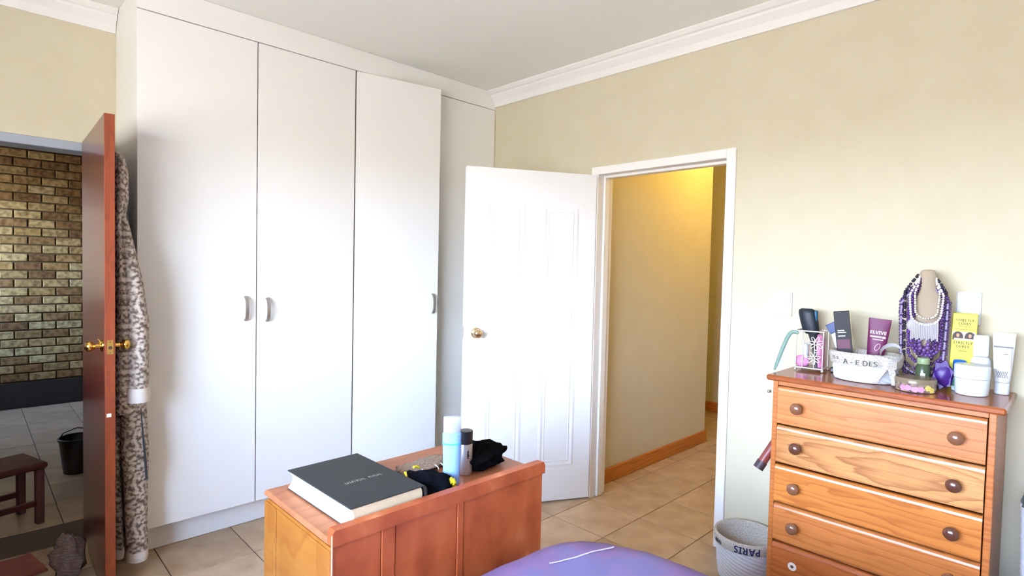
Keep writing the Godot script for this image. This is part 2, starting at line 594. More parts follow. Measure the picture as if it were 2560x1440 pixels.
func build_far_room() -> void:
	var zb := -7.1
	var bf := structure("floor_brick_room", cbox(Vector3(-0.85, -0.12, zb - 0.1), Vector3(1.2, -0.004, -3.75)), M.grout, "beige ceramic tile floor of the brick room", "floor")
	var ts := 0.3568
	var tm := cbox(Vector3(-ts / 2 + 0.0025, -0.01, -ts / 2 + 0.0025), Vector3(ts / 2 - 0.0025, 0.0, ts / 2 - 0.0025), 0.0015)
	for i in 5:
		for j in 9:
			part(bf, "tile", tm, M.tiles[(i * 3 + j * 2) % 4], "", Vector3(-0.7 + (i + 0.5) * ts, 0, zb + 0.06 + (j + 0.5) * ts))
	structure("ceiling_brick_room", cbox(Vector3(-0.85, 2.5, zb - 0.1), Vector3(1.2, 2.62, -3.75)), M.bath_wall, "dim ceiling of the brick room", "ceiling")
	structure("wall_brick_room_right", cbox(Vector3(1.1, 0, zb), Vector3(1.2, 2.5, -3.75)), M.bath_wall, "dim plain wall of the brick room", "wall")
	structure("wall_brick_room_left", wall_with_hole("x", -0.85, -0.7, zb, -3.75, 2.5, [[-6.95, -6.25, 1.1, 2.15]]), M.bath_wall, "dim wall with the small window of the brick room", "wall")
	window_at("window_2", "small window lighting the brick wall", -0.85, -6.95, -6.25, 1.1, 2.15, 2)
	var w := structure("wall_brick", cbox(Vector3(-0.7, 0, zb - 0.1), Vector3(1.1, 2.5, zb)), M.mortar, "tan and brown face-brick wall seen through the brown door", "wall")
	var course := 0.0822
	var len := 0.206
	var full := cbox(Vector3(-len / 2 + 0.006, -course / 2 + 0.0065, -0.02), Vector3(len / 2 - 0.006, course / 2 - 0.0065, 0.012), 0.004)
	var rng := RandomNumberGenerator.new()
	rng.seed = 12
	for r in range(3, 30):
		for k in 9:
			var x := -0.6 + k * len + (len / 2 if r % 2 else 0.0)
			if x > 1.0:
				continue
			var b := part(w, "brick", full, M.bricks[rng.randi() % 8], "", Vector3(x, (r + 0.5) * course, zb + rng.randf_range(-0.003, 0.002)))
			b.rotation.y = rng.randf_range(-0.006, 0.006)
	# dark strip along the foot of the brick
	structure("brick_foot_strip", cbox(Vector3(-0.7, 0, zb + 0.0005), Vector3(1.1, 0.24, zb + 0.03), 0.003), mat(srgb(46, 40, 40), 0.5), "dark strip along the foot of the brick wall", "baseboard")
	# black bin
	var bn := thing("waste_bin", "black plastic bin on the floor of the dark brick room", "bin", Vector3(0.53, 0.0, -4.72))
	var g := G.new()
	g.lathe([[[0.0, 0.002], [0.075, 0.002]], [[0.075, 0.002], [0.1, 0.23]], [[0.1, 0.23], [0.106, 0.235], [0.1, 0.24], [0.094, 0.235]], [[0.094, 0.235], [0.07, 0.01], [0.0, 0.01]]], 24)
	part(bn, "bucket", g.done(), M.black)
	g = G.new()
	g.tube([Vector3(-0.1, 0.22, 0), Vector3(-0.075, 0.28, 0.02), Vector3(0, 0.305, 0.03), Vector3(0.075, 0.28, 0.02), Vector3(0.1, 0.22, 0)], 0.004, 6)
	part(bn, "handle", g.done(), M.black)
	# low red-brown stool with a pale front leg
	var stl := thing("wooden_stool", "low red-brown wooden stool standing in the dark doorway", "stool", Vector3(0.12, 0.0, -3.98), 0.3)
	var sw := mat(srgb(84, 36, 30), 0.5)
	part(stl, "seat", cbox(Vector3(-0.16, 0.3, -0.14), Vector3(0.16, 0.335, 0.14), 0.01), sw)
	for sx in [-1, 1]:
		for sz in [-1, 1]:
			g = G.new()
			g.box(Vector3(sx * 0.13 - 0.018, 0.0, sz * 0.11 - 0.018), Vector3(sx * 0.13 + 0.018, 0.3, sz * 0.11 + 0.018), 0.004)
			part(stl, "leg", g.done(), mat(srgb(104, 66, 60), 0.6))
	for sz in [-1, 1]:
		part(stl, "stretcher", cbox(Vector3(-0.112, 0.1, sz * 0.11 - 0.01), Vector3(0.112, 0.13, sz * 0.11 + 0.01), 0.003), sw)
	# pink bath mat
	g = G.new()
	var rows := []
	for i in 9:
		var ring := []
		for k in 13:
			ring.append(Vector3(-0.18 + 0.36 * k / 12.0, 0.012 + 0.004 * sin(k * 1.7) * cos(i * 2.1), -0.12 + 0.24 * i / 8.0))
		rows.append(ring)
	g.smooth()
	for i in 8:
		for k in 12:
			g.quad(rows[i][k], rows[i + 1][k], rows[i + 1][k + 1], rows[i][k + 1])
	g.box(Vector3(-0.18, 0.001, -0.12), Vector3(0.18, 0.0085, 0.12))
	solo("bath_mat", g.done(), mat(srgb(150, 88, 76), 0.95), "pink mat on the floor at the dark doorway", "mat", Vector3(0.06, 0.0, -3.36), 0.2)
	# crumpled towel by the door
	g = G.new()
	lump(g, Vector3(0, 0.1, 0), Vector3(0.055, 0.1, 0.07), 91, 0.25, 24)
	solo("crumpled_towel", g.done(), tri_mat(noise_tex(0.05, [[0.0, srgb(84, 64, 58)], [1.0, srgb(140, 122, 112)]], 92), Vector3(3, 14, 3), 0.95), "crumpled grey-pink towel on the floor against the brown door", "towel", Vector3(0.318, 0.0, -3.12), 0.4)

# a lumpy closed blob, for cloth and soft things
func lump(g: G, c: Vector3, r: Vector3, seed_: int, rough := 0.25, n := 24) -> void:
	var fn := FastNoiseLite.new()
	fn.seed = seed_
	fn.frequency = 0.9
	fn.fractal_octaves = 3
	var rings := []
	var m := n / 2
	for i in m + 1:
		var a := -PI / 2 + PI * i / m
		var ring := []
		for k in n:
			var b := -TAU * k / n
			var d := Vector3(cos(a) * cos(b), sin(a), cos(a) * sin(b))
			var f := 1.0 + rough * fn.get_noise_3d(d.x * 1.6, d.y * 1.6, d.z * 1.6) * 2.0
			var p := d * f * r
			p.y = maxf(p.y, -r.y * 0.985)
			ring.append(c + p)
		rings.append(ring)
	g.loft(rings, false)

func build_corridor() -> void:
	structure("wall_corridor", cbox(Vector3(XR + 0.1353, 0, -2.36), Vector3(4.5, CEIL, -2.225)), M.wall, "yellow-lit cream corridor wall beyond the white doorway", "wall")
	structure("wall_corridor_end", cbox(Vector3(5.55, 0, -3.75), Vector3(5.68, CEIL, -0.75)), M.wall, "shaded wall at the far end of the corridor", "wall")
	structure("wall_corridor_side", cbox(Vector3(XR + 0.1353, 0, -0.88), Vector3(5.55, CEIL, -0.75)), M.wall, "near side wall of the corridor", "wall")
	structure("wall_corridor_recess", cbox(Vector3(4.37, 0, -3.75), Vector3(5.55, CEIL, -3.62)), M.wall, "wall of the corridor recess", "wall")
	structure("wall_corridor_return", cbox(Vector3(4.37, 0, -3.62), Vector3(4.5, CEIL, -2.36)), M.wall, "return of the corridor wall", "wall")
	structure("baseboard_corridor", cbox(Vector3(XR + 0.15, 0.001, -2.2245), Vector3(4.515, 0.1, -2.209), 0.003), M.skirting, "orange pine skirting board along the corridor wall", "baseboard")
	structure("baseboard_corridor_end", cbox(Vector3(5.534, 0.001, -3.6), Vector3(5.5495, 0.1, -0.89), 0.003), M.skirting, "pine skirting board at the corridor's far end", "baseboard")
	var lm := thing("ceiling_lamp", "round warm ceiling lamp in the corridor", "lamp", Vector3(4.25, CEIL, -1.6))
	var g := G.new()
	g.lathe([[[0.0, -0.022], [0.11, -0.022]], [[0.11, -0.022], [0.115, 0.0]]], 28)
	part(lm, "base", g.done(), M.white_plastic)
	g = G.new()
	g.lathe([[[0.0, -0.09], [0.04, -0.086], [0.075, -0.07], [0.095, -0.045], [0.1, -0.0225]]], 28)
	var glow := mat(srgb(255, 236, 180), 0.4)
	glow.emission_enabled = true
	glow.emission = srgb(255, 214, 120)
	glow.emission_energy_multiplier = 2.0
	part(lm, "glass_shade", g.done(), glow, "glowing yellow glass shade")
	var ol := OmniLight3D.new()
	ol.name = "ceiling_lamp_light"
	ol.light_color = srgb(255, 212, 106)
	ol.light_energy = 0.8
	ol.light_size = 0.08
	ol.omni_range = 12.0
	ol.omni_attenuation = 2.0
	ol.shadow_enabled = true
	ol.position = Vector3(0, -0.2, 0)
	lm.add_child(ol)

func bow_handle(parent: Node, at: Vector3, m: Material, h := 0.122) -> void:
	var pts := []
	for i in 13:
		var t := -1.0 + 2.0 * i / 12.0
		pts.append(Vector3(0, t * h / 2, 0.004 + 0.026 * sqrt(maxf(0.0, 1.0 - t * t * 0.96))))
	var g := G.new()
	# flat strap
	var rings := []
	for i in 13:
		var p: Vector3 = pts[i]
		var q: Vector3 = pts[mini(i + 1, 12)] - pts[maxi(i - 1, 0)]
		var nrm := Vector3(0, -q.z, q.y).normalized()
		var ring := []
		for k in [[-1, -1], [1, -1], [1, 1], [-1, 1]]:
			ring.append(p + Vector3(k[0] * 0.008, 0, 0) + nrm * k[1] * 0.0035)
		ring.reverse()
		rings.append(ring)
	for i in 12:
		for k in 4:
			g.flat()
			var a: Array = rings[i]
			var b: Array = rings[i + 1]
			g.oquad(a[k], a[(k + 1) % 4], b[(k + 1) % 4], b[k], (a[k] + a[(k + 1) % 4]) * 0.5 - pts[i])
	g.box(Vector3(-0.008, -h / 2 - 0.005, 0.0), Vector3(0.008, -h / 2 + 0.005, 0.012), 0.001)
	g.box(Vector3(-0.008, h / 2 - 0.005, 0.0), Vector3(0.008, h / 2 + 0.005, 0.012), 0.001)
	part(parent, "handle", g.done(), m, "curved metal bow handle", at)

func build_wardrobe() -> void:
	var x0 := 0.5755
	var w := thing("built_in_wardrobe", "white built-in wardrobe with four tall flat doors reaching near the ceiling", "wardrobe", Vector3(0, 0, ZW))
	var yb := 0.1436
	var yt := 2.5993
	var dz := ZB - ZW + 0.002
	part(w, "side_panel", cbox(Vector3(x0 + 0.001, 0.002, dz), Vector3(x0 + 0.018, CEIL - 0.002, -0.0205), 0.001), M.white)
	part(w, "bulkhead", cbox(Vector3(x0 + 0.0, 2.604, -0.018), Vector3(XR - 0.002, CEIL - 0.001, 0.0), 0.001), M.white)
	part(w, "plinth", cbox(Vector3(x0 + 0.02, 0.002, -0.11), Vector3(XR - 0.002, yb - 0.002, -0.09), 0.001), M.white)
	var g := G.new()
	g.box(Vector3(x0 + 0.0185, yb, dz + 0.001), Vector3(XR - 0.002, yb + 0.018, -0.0215))
	g.box(Vector3(x0 + 0.0185, 2.582, dz + 0.001), Vector3(XR - 0.002, 2.6, -0.0215))
	for x in [1.1167, 1.686, 2.2535]:
		g.box(Vector3(x - 0.009, yb + 0.018, dz + 0.001), Vector3(x + 0.009, 2.582, -0.0215))
	g.box(Vector3(x0 + 0.0185, yb + 0.018, dz + 0.001), Vector3(XR - 0.002, 2.582, dz + 0.012))
	part(w, "carcass", g.done(), M.carcass, "brown chipboard carcass behind the doors")
	var xs := [[x0, 1.1137], [1.1197, 1.682], [1.6905, 2.2515], [2.2555, XR - 0.004]]
	for k in 4:
		var a: float = xs[k][0]
		var b: float = xs[k][1]
		var d: MeshInstance3D
		var pivot := a
		d = part(w, "door", cbox(Vector3(0, yb, -0.018), Vector3(b - a, yt, 0.0), 0.0012), M.white, "", Vector3(pivot, 0, 0))
		if k == 2:
			d.set_meta("label", "wardrobe door standing slightly ajar")
			d.rotation.y = -deg_to_rad(10.3)
		var hx: float = [1.06 - a, 1.171 - a, 0.525, 0.032][k]
		bow_handle(d, Vector3(hx, [1.195, 1.185, 1.195, 1.195][k], 0.0), M.steel if k < 3 else mat(srgb(60, 56, 56), 0.35, 0.8))

func ring_frame(g: G, x0: float, y0: float, x1: float, y1: float, w: float, z: float, h: float) -> void:
	# raised picture-frame moulding on the plane z, standing out by h towards -z, sloped to both sides
	g.flat()
	var o := [Vector3(x0, y0, z), Vector3(x1, y0, z), Vector3(x1, y1, z), Vector3(x0, y1, z)]
	var m := [Vector3(x0 + w / 2, y0 + w / 2, z - h), Vector3(x1 - w / 2, y0 + w / 2, z - h), Vector3(x1 - w / 2, y1 - w / 2, z - h), Vector3(x0 + w / 2, y1 - w / 2, z - h)]
	var i := [Vector3(x0 + w, y0 + w, z), Vector3(x1 - w, y0 + w, z), Vector3(x1 - w, y1 - w, z), Vector3(x0 + w, y1 - w, z)]
	for k in 4:
		var k1 := (k + 1) % 4
		g.oquad(o[k], o[k1], m[k1], m[k], Vector3(0, 0, -1))
		g.oquad(m[k], m[k1], i[k1], i[k], Vector3(0, 0, -1))

func build_white_door() -> void:
	var d := structure("door_1", cbox(Vector3(0.0, 0.01, 0.0), Vector3(0.8184, 2.025, 0.04), 0.002), M.white_door, "white moulded panel door standing open into the room", "door")
	d.position = Vector3(XR - 0.02, 0, -2.136)
	d.rotation.y = 2.6534
	for q in [[0.458, 1.35, 0.70, 1.82], [0.112, 1.35, 0.35, 1.82], [0.112, 1.02, 0.70, 1.215], [0.458, 0.22, 0.70, 0.89], [0.112, 0.22, 0.35, 0.89]]:
		var g := G.new()
		ring_frame(g, q[0], q[1], q[2], q[3], 0.03, -0.0002, 0.0035)
		ring_frame(g, q[0] + 0.033, q[1] + 0.033, q[2] - 0.033, q[3] - 0.033, 0.012, -0.0002, 0.0022)
		part(d, "panel", g.done(), M.white_door, "raised moulded door panel")
	for s in [-1.0, 1.0]:
		var g := G.new()
		var bas := Basis(Vector3(1, 0, 0), -PI / 2 if s < 0 else PI / 2)
		g.lathe([[[0.0, 0.066], [0.014, 0.065], [0.024, 0.058], [0.0275, 0.047], [0.025, 0.036], [0.016, 0.028], [0.011, 0.024]], [[0.011, 0.024], [0.011, 0.008]], [[0.011, 0.008], [0.03, 0.006], [0.032, 0.0005]]], 28, Vector3.ZERO, 1, 1, bas)
		part(d, "knob", g.done(), M.brass_pale, "polished round brass knob", Vector3(0.745, 1.055, -0.0005 if s < 0 else 0.0405))
	part(d, "latch", cbox(Vector3(0.8184, 1.02, 0.01), Vector3(0.8194, 1.09, 0.03), 0.0003), M.steel)
	for y in [0.25, 1.05, 1.8]:
		var g := G.new()
		g.lathe([[[0.0, -0.045], [0.006, -0.045]], [[0.006, -0.045], [0.006, 0.045]], [[0.006, 0.045], [0.0, 0.045]]], 12)
		part(d, "hinge", g.done(), M.steel, "", Vector3(-0.007, y, 0.03))

func build_brown_door() -> void:
	var d := structure("door_2", cbox(Vector3(-0.018, 0.01, -0.79), Vector3(0.018, 2.03, -0.001), 0.0015), M.mahogany, "glossy red-brown wooden door standing open, seen along its edge", "door")
	d.position = Vector3(0.424, 0, -2.802)
	d.rotation.y = -0.028
	part(d, "edge_strip", cbox(Vector3(-0.0178, 0.01, -0.001), Vector3(0.0178, 2.03, 0.0025), 0.001), M.mahogany_edge, "orange-brown lipped edge")
	var p := part(d, "latch_plate", cbox(Vector3(-0.011, 1.045, 0.0025), Vector3(0.011, 1.105, 0.0045), 0.0005), M.brass, "brass latch plate with round hole")
	var g := G.new()
	g.lathe([[[0.0, 0.0012], [0.007, 0.001]], [[0.007, 0.001], [0.007, 0.0]]], 16, Vector3(0.001, 1.073, 0.0045), 1, 1, Basis(Vector3(1, 0, 0), PI / 2))
	part(p, "latch_hole", g.done(), mat(srgb(70, 40, 30), 0.5))
	for y in [1.053, 1.097]:
		g = G.new()
		g.ball(Vector3(0, y, 0.0045), Vector3(0.0025, 0.0025, 0.001), 8)
		part(p, "screw", g.done(), mat(srgb(120, 84, 40), 0.4, 0.8))
	part(d, "paint_chip", cbox(Vector3(-0.012, 0.785, 0.0025), Vector3(0.004, 0.8, 0.003), 0.0002), mat(srgb(232, 222, 206), 0.8), "small pale chip in the edge")
	for s in [-1.0, 1.0]:
		g = G.new()
		var bas := Basis(Vector3(0, 0, 1), PI / 2 if s < 0 else -PI / 2)
		g.lathe([[[0.0, 0.06], [0.012, 0.059], [0.02, 0.052], [0.0225, 0.043], [0.019, 0.034], [0.011, 0.028], [0.009, 0.024]], [[0.009, 0.024], [0.009, 0.008]], [[0.009, 0.008], [0.022, 0.006], [0.025, 0.0005]]], 24, Vector3.ZERO, 1, 1, bas)
		var kb := part(d, "knob", g.done(), M.brass, "polished brass knob", Vector3(s * 0.0185, 1.076, -0.06))
		if s < 0:
			g = G.new()
			g.tube([Vector3(-0.006, 0.008, 0.006), Vector3(-0.012, 0.026, 0.008), Vector3(-0.016, 0.03, 0.008)], 0.003, 8)
			part(kb, "thumb_turn", g.done(), M.brass)
	# hook on the wardrobe side of the door
	g = G.new()
	g.tube([Vector3(0.018, 1.9, -0.24), Vector3(0.03, 1.885, -0.24), Vector3(0.046, 1.87, -0.24), Vector3(0.056, 1.885, -0.24), Vector3(0.058, 1.9, -0.24)], 0.004, 8)
	part(d, "coat_hook", g.done(), M.brass)
	for y in [0.3, 1.05, 1.8]:
		g = G.new()
		g.lathe([[[0.0, -0.045], [0.006, -0.045]], [[0.006, -0.045], [0.006, 0.045]], [[0.006, 0.045], [0.0, 0.045]]], 12)
		part(d, "hinge", g.done(), M.steel, "", Vector3(0.0, y, -0.797))

# hanging cloth: rows of [y, cx, cz, rx, rz], with soft vertical folds
func hang(rows: Array, seed_: int, folds := 5.0, depth := 0.12, n := 40) -> ArrayMesh:
	var fn := FastNoiseLite.new()
	fn.seed = seed_
	fn.frequency = 1.0
	var rings := []
	var steps := 6
	var pts := []
	for i in rows.size() - 1:
		for s in steps:
			var t := float(s) / steps
			t = t * t * (3.0 - 2.0 * t) * 0.5 + t * 0.5
			var r := []
			for k in 5:
				r.append(lerpf(rows[i][k], rows[i + 1][k], t))
			pts.append(r)
	pts.append(rows[rows.size() - 1])
	for r in pts:
		var ring := []
		for k in n:
			var a := -TAU * k / n
			var f := 1.0 + depth * sin(a * folds + r[0] * 2.0 + seed_) + depth * 0.9 * fn.get_noise_3d(cos(a) * 1.3, r[0] * 4.0, sin(a) * 1.3)
			ring.append(Vector3(r[1] + cos(a) * r[3] * f, r[0], r[2] + sin(a) * r[4] * f))
		rings.append(ring)
	var g := G.new()
	if pts[0][0] > pts[pts.size() - 1][0]:
		rings.reverse()
	g.loft(rings, true)
	return g.done()

func build_robe() -> void:
	var r := thing("fleece_onesie", "grey and cream leopard-spotted fleece onesie hanging on the brown door", "onesie", Vector3(0.0, 0.0, 0.0))
	part(r, "body", hang([[1.905, 0.476, -3.02, 0.012, 0.05], [1.885, 0.482, -3.02, 0.026, 0.09], [1.82, 0.486, -3.02, 0.034, 0.115], [1.70, 0.484, -3.01, 0.033, 0.125], [1.60, 0.476, -3.01, 0.024, 0.115], [1.48, 0.484, -3.0, 0.031, 0.118], [1.36, 0.494, -3.0, 0.039, 0.12], [1.1, 0.500, -3.0, 0.045, 0.12], [0.85, 0.500, -3.0, 0.045, 0.11], [0.76, 0.505, -3.0, 0.045, 0.10]], 3, 4.0, 0.10), M.robe)
	part(r, "sleeve", hang([[1.66, 0.486, -2.95, 0.014, 0.03], [1.52, 0.500, -2.93, 0.028, 0.05], [1.35, 0.522, -2.92, 0.040, 0.058], [1.17, 0.541, -2.92, 0.046, 0.058], [0.98, 0.543, -2.92, 0.044, 0.054], [0.872, 0.543, -2.92, 0.043, 0.05]], 8, 3.0, 0.06), M.robe)
	part(r, "cuff", hang([[0.874, 0.543, -2.92, 0.046, 0.053], [0.84, 0.544, -2.92, 0.049, 0.056], [0.812, 0.544, -2.92, 0.048, 0.055]], 8, 3.0, 0.03), M.robe_cuff, "plain cream cuff")
	part(r, "leg", hang([[0.82, 0.532, -2.98, 0.048, 0.06], [0.60, 0.540, -2.98, 0.052, 0.06], [0.38, 0.546, -2.985, 0.045, 0.055], [0.22, 0.548, -2.985, 0.040, 0.055], [0.15, 0.551, -2.985, 0.041, 0.055], [0.10, 0.552, -2.985, 0.038, 0.05]], 12, 3.0, 0.07), M.robe)
	part(r, "leg", hang([[0.82, 0.480, -3.06, 0.024, 0.07], [0.50, 0.478, -3.08, 0.022, 0.07], [0.25, 0.489, -3.09, 0.024, 0.06], [0.09, 0.495, -3.1, 0.022, 0.055]], 17, 3.0, 0.08), M.robe)
	for q in [[0.552, -2.985, 0.041, 0.053, 0.072], [0.495, -3.1, 0.024, 0.058, 0.062]]:
		part(r, "ankle_cuff", hang([[q[4] + 0.045, q[0], q[1], q[2], q[3]], [q[4] + 0.02, q[0], q[1], q[2] + 0.003, q[3] + 0.003], [q[4], q[0], q[1], q[2], q[3]]], 5, 3.0, 0.03), M.robe_cuff)
	var g := G.new()
	g.tube([Vector3(0.553, 0.78, -2.91), Vector3(0.561, 0.66, -2.912), Vector3(0.571, 0.55, -2.918), Vector3(0.578, 0.45, -2.926)], [0.002, 0.004, 0.005, 0.005], 8)
	part(r, "zip", g.done(), mat(srgb(52, 54, 62), 0.5), "dark zip in the leg")
	var nv := hang([[1.84, 0.520, -3.24, 0.010, 0.04], [1.78, 0.524, -3.24, 0.024, 0.07], [1.6, 0.530, -3.24, 0.034, 0.09], [1.2, 0.530, -3.24, 0.034, 0.09], [0.95, 0.528, -3.24, 0.030, 0.085]], 5, 4.0, 0.10)
	solo("navy_garment", nv, M.navy_cloth, "dark navy garment hanging behind the spotted onesie", "garment")

func build_bed() -> void:
	var b := thing("bed", "low bed under the purple bedspread", "bed", Vector3(0.79, 0, -0.1))
	part(b, "base", cbox(Vector3(-0.7, 0.12, -1.04), Vector3(0.7, 0.3, 0.98), 0.01), M.bed_base)
	part(b, "mattress", cbox(Vector3(-0.71, 0.301, -1.05), Vector3(0.71, 0.54, 0.99), 0.04), mat(srgb(220, 214, 224), 0.9))
	for sx in [-1, 1]:
		for sz in [-0.95, 0.9]:
			part(b, "leg", cbox(Vector3(sx * 0.64 - 0.03, 0.001, sz - 0.03), Vector3(sx * 0.64 + 0.03, 0.12, sz + 0.03), 0.006), M.bed_base)
	# bedspread: rounded-rectangle rings from the hem up over the edge to the middle
	var fn := FastNoiseLite.new()
	fn.seed = 9
	fn.frequency = 1.1
	var n := 96
	var rings := []
	for lv in [[1.0, 0.08], [0.995, 0.2], [0.99, 0.35], [0.985, 0.45], [0.975, 0.53], [0.95, 0.565], [0.91, 0.584], [0.85, 0.594], [0.72, 0.601], [0.5, 0.606], [0.25, 0.609], [0.02, 0.61]]:
		var ring := []
		for k in n:
			var a := -TAU * k / n
			var c := cos(a)
			var s := sin(a)
			var ex := 0.30
			var x: float = signf(c) * pow(absf(c), ex) * 0.775 * lv[0]
			var z: float = signf(s) * pow(absf(s), ex) * 1.115 * lv[0]
			var w := 0.012 * fn.get_noise_2d(x * 3.0, z * 3.0)
			var fold := 0.0
			if lv[1] < 0.5:
				fold = (0.5 - lv[1]) * 0.045 * sin(a * 22.0)
			ring.append(Vector3(x * (1.0 + fold), lv[1] + (w if lv[1] > 0.5 else 0.0), z * (1.0 + fold)))
		rings.append(ring)
	var g := G.new()
	g.loft(rings, false)
	var sp := thing("bedspread", "purple and periwinkle bedspread with a pale stitched seam", "bedspread", Vector3(0.79, 0, -0.1))
	part(sp, "cover", g.done(), M.bed)
	g = G.new()
	var sm := []
	for i in 20:
		var t := i / 19.0
		var x := lerpf(0.40, 0.62, t)
		var z := lerpf(-0.94, -0.875, t)
		var w := 0.012 * fn.get_noise_2d(x * 3.0, z * 3.0)
		sm.append(Vector3(x, 0.5975 + w - 0.002 * t, z))
	g.tube(sm, 0.0025, 6, false, 0.7)
	part(sp, "seam", g.done(), M.bed_seam, "pale stitched seam")

func build_dresser() -> void:
	var x0 := 0.66
	var x1 := 1.45
	var zf := -1.31
	var zb := -1.76
	var d := thing("low_dresser", "low red-brown wooden dresser with its panelled back to the bed", "dresser", Vector3(x0, 0, zf))
	var W := x1 - x0
	var D := zf - zb
	# side panels: stile at the far edge and a flat field, rounded far top corner
	for s in 2:
		var g := G.new()
		var poly := PackedVector2Array([Vector2(0.0135, 0.0), Vector2(D, 0.0), Vector2(D, 0.67)])
		for i in 7:
			var a := i * PI / 12.0
			poly.append(Vector2(D - 0.03 + 0.03 * cos(a), 0.6785 + 0.03 * sin(a)))
		poly.append(Vector2(0.0135, 0.7085))
		var xa := 0.004 if s == 0 else W - 0.022
		# local polygon x runs to -z
		g.prism(poly, xa, xa + 0.018, Transform3D(Basis(Vector3(0, 0, -1), Vector3(0, 1, 0), Vector3(1, 0, 0)), Vector3(0, 0.002, 0)))
		var sp := part(d, "side_panel", g.done(), M.dresser_side, "orange-brown wooden side")
		var sx := -1.0 if s == 0 else 1.0
		var xo := 0.004 if s == 0 else W - 0.004
		part(sp, "stile", cbox(Vector3(xo, 0.03, -D + 0.002), Vector3(xo + sx * 0.004, 0.70, -D + 0.09), 0.001), M.dresser_side)
		part(sp, "field", cbox(Vector3(xo, 0.03, -D + 0.094), Vector3(xo + sx * 0.003, 0.70, -0.0135), 0.001), M.dresser_side)
	part(d, "top", cbox(Vector3(0.0, 0.712, -D - 0.004), Vector3(W, 0.7305, -0.022), 0.006), M.dresser_top, "worn brown top")
	# back rail standing proud as a lip
	var g2 := G.new()
	var lip := PackedVector2Array([Vector2(-0.002, 0.722), Vector2(W + 0.002, 0.722), Vector2(W + 0.002, 0.75), Vector2(W - 0.006, 0.763), Vector2(0.004, 0.763), Vector2(-0.002, 0.757)])
	g2.prism(lip, -0.021, 0.009)
	part(d, "back_rail", g2.done(), M.dresser_back, "red-brown rail standing above the top")
	part(d, "worn_edge", cbox(Vector3(-0.0035, 0.5, 0.0035), Vector3(-0.0005, 0.75, 0.0068), 0.0005), M.worn, "pale chipped corner edge")
	var mm: Material = M.dresser_back
	for q in [[0.002, 0.142], [0.188, 0.405], [0.432, W - 0.002]]:
		part(d, "panel", cbox(Vector3(q[0], 0.03, -0.012), Vector3(q[1], 0.721, 0.0), 0.001), mm)
	for q in [[0.142, 0.188], [0.405, 0.432]]:
		part(d, "batten", cbox(Vector3(q[0] + 0.002, 0.03, -0.012), Vector3(q[1] - 0.002, 0.721, 0.003), 0.0015), mm)
	part(d, "bottom_board", cbox(Vector3(0.024, 0.03, -D + 0.02), Vector3(W - 0.024, 0.05, -0.014)), M.dresser_back)
	for k in 3:
		var dr := part(d, "drawer", cbox(Vector3(0.025, 0.06 + k * 0.217, -D - 0.002), Vector3(W - 0.025, 0.27 + k * 0.217, -D + 0.018), 0.004), M.dresser_top)
		for sx in [0.25, 0.75]:
			var g := G.new()
			g.ball(Vector3(W * sx, 0.165 + k * 0.217, -D - 0.014), Vector3(0.014, 0.014, 0.012), 12)
			part(dr, "knob", g.done(), M.knob)

	# book
	var bk := thing("thick_book", "thick closed book with charcoal cover lying on the dresser", "book", Vector3(0.842, 0.7315, -1.532), 0.02)
	var bw := 0.243
	var bd := 0.386
	part(bk, "cover_board", cbox(Vector3(-bw / 2, 0.0555, -bd / 2), Vector3(bw / 2, 0.0595, bd / 2), 0.0015), M.book_cover, "charcoal front cover")
	part(bk, "cover_board", cbox(Vector3(-bw / 2, 0.0002, -bd / 2), Vector3(bw / 2, 0.004, bd / 2), 0.0015), M.book_cover)
	var g3 := G.new()
	var sp := []
	for i in 9:
		var a := -PI / 2 + PI * i / 8.0
		sp.append(Vector2(bw / 2 - 0.002 + 0.012 * cos(a), 0.0299 + 0.0295 * sin(a)))
	for i in 9:
		var a := PI / 2 - PI * i / 8.0
		sp.append(Vector2(bw / 2 - 0.005 + 0.009 * cos(a), 0.0299 + 0.0265 * sin(a)))
	g3.prism(PackedVector2Array(sp), -bd / 2, bd / 2)
	part(bk, "spine", g3.done(), M.book_cover)
	g3 = G.new()
	var pg := []
	for i in 9:
		var a := PI / 2 - PI * i / 8.0
		pg.append(Vector2(bw / 2 - 0.014 + 0.009 * cos(a), 0.0298 + 0.0254 * sin(a)))
	for i in 9:
		var t := i / 8.0
		pg.append(Vector2(-bw / 2 + 0.004 + 0.013 * sin(t * PI) - 0.004 * (1.0 - t), 0.0044 + 0.0508 * t))
	g3.prism(PackedVector2Array(pg), -bd / 2 + 0.005, bd / 2 - 0.005)
	part(bk, "page_block", g3.done(), M.pages, "cream page edges")
	# worn silver title, no longer readable: short strokes in two groups
	g3 = G.new()
	var rng := RandomNumberGenerator.new()
	rng.seed = 8
	var xx := -0.045
	for k in 15:
		if k == 9:
			xx += 0.012
		var hh := 0.013
		g3.box(Vector3(xx, 0.0595, 0.022), Vector3(xx + 0.0016, 0.0598, 0.022 + hh))
		if k % 3 != 1:
			g3.box(Vector3(xx + 0.0016, 0.0595, 0.022 + (0.0 if k % 2 else hh - 0.002)), Vector3(xx + 0.005, 0.0598, 0.024 + (0.0 if k % 2 else hh - 0.002)))
		if k % 2:
			g3.box(Vector3(xx + 0.0016, 0.0595, 0.027), Vector3(xx + 0.005, 0.0598, 0.0288))
		xx += 0.0074
	part(bk, "title", g3.done(), M.silver_ink, "worn silver title lettering")

	# blue bottle
	var bt := thing("blue_lotion_bottle", "tall pale blue bottle with clear flat cap standing on the dresser", "bottle", Vector3(1.128, 0.7315, -1.42), -0.67)
	var blue := mat(srgb(170, 212, 244), 0.2, 0.0, 0.4)
	blue.backlight_enabled = true
	blue.backlight = srgb(120, 170, 220)
	var g := G.new()
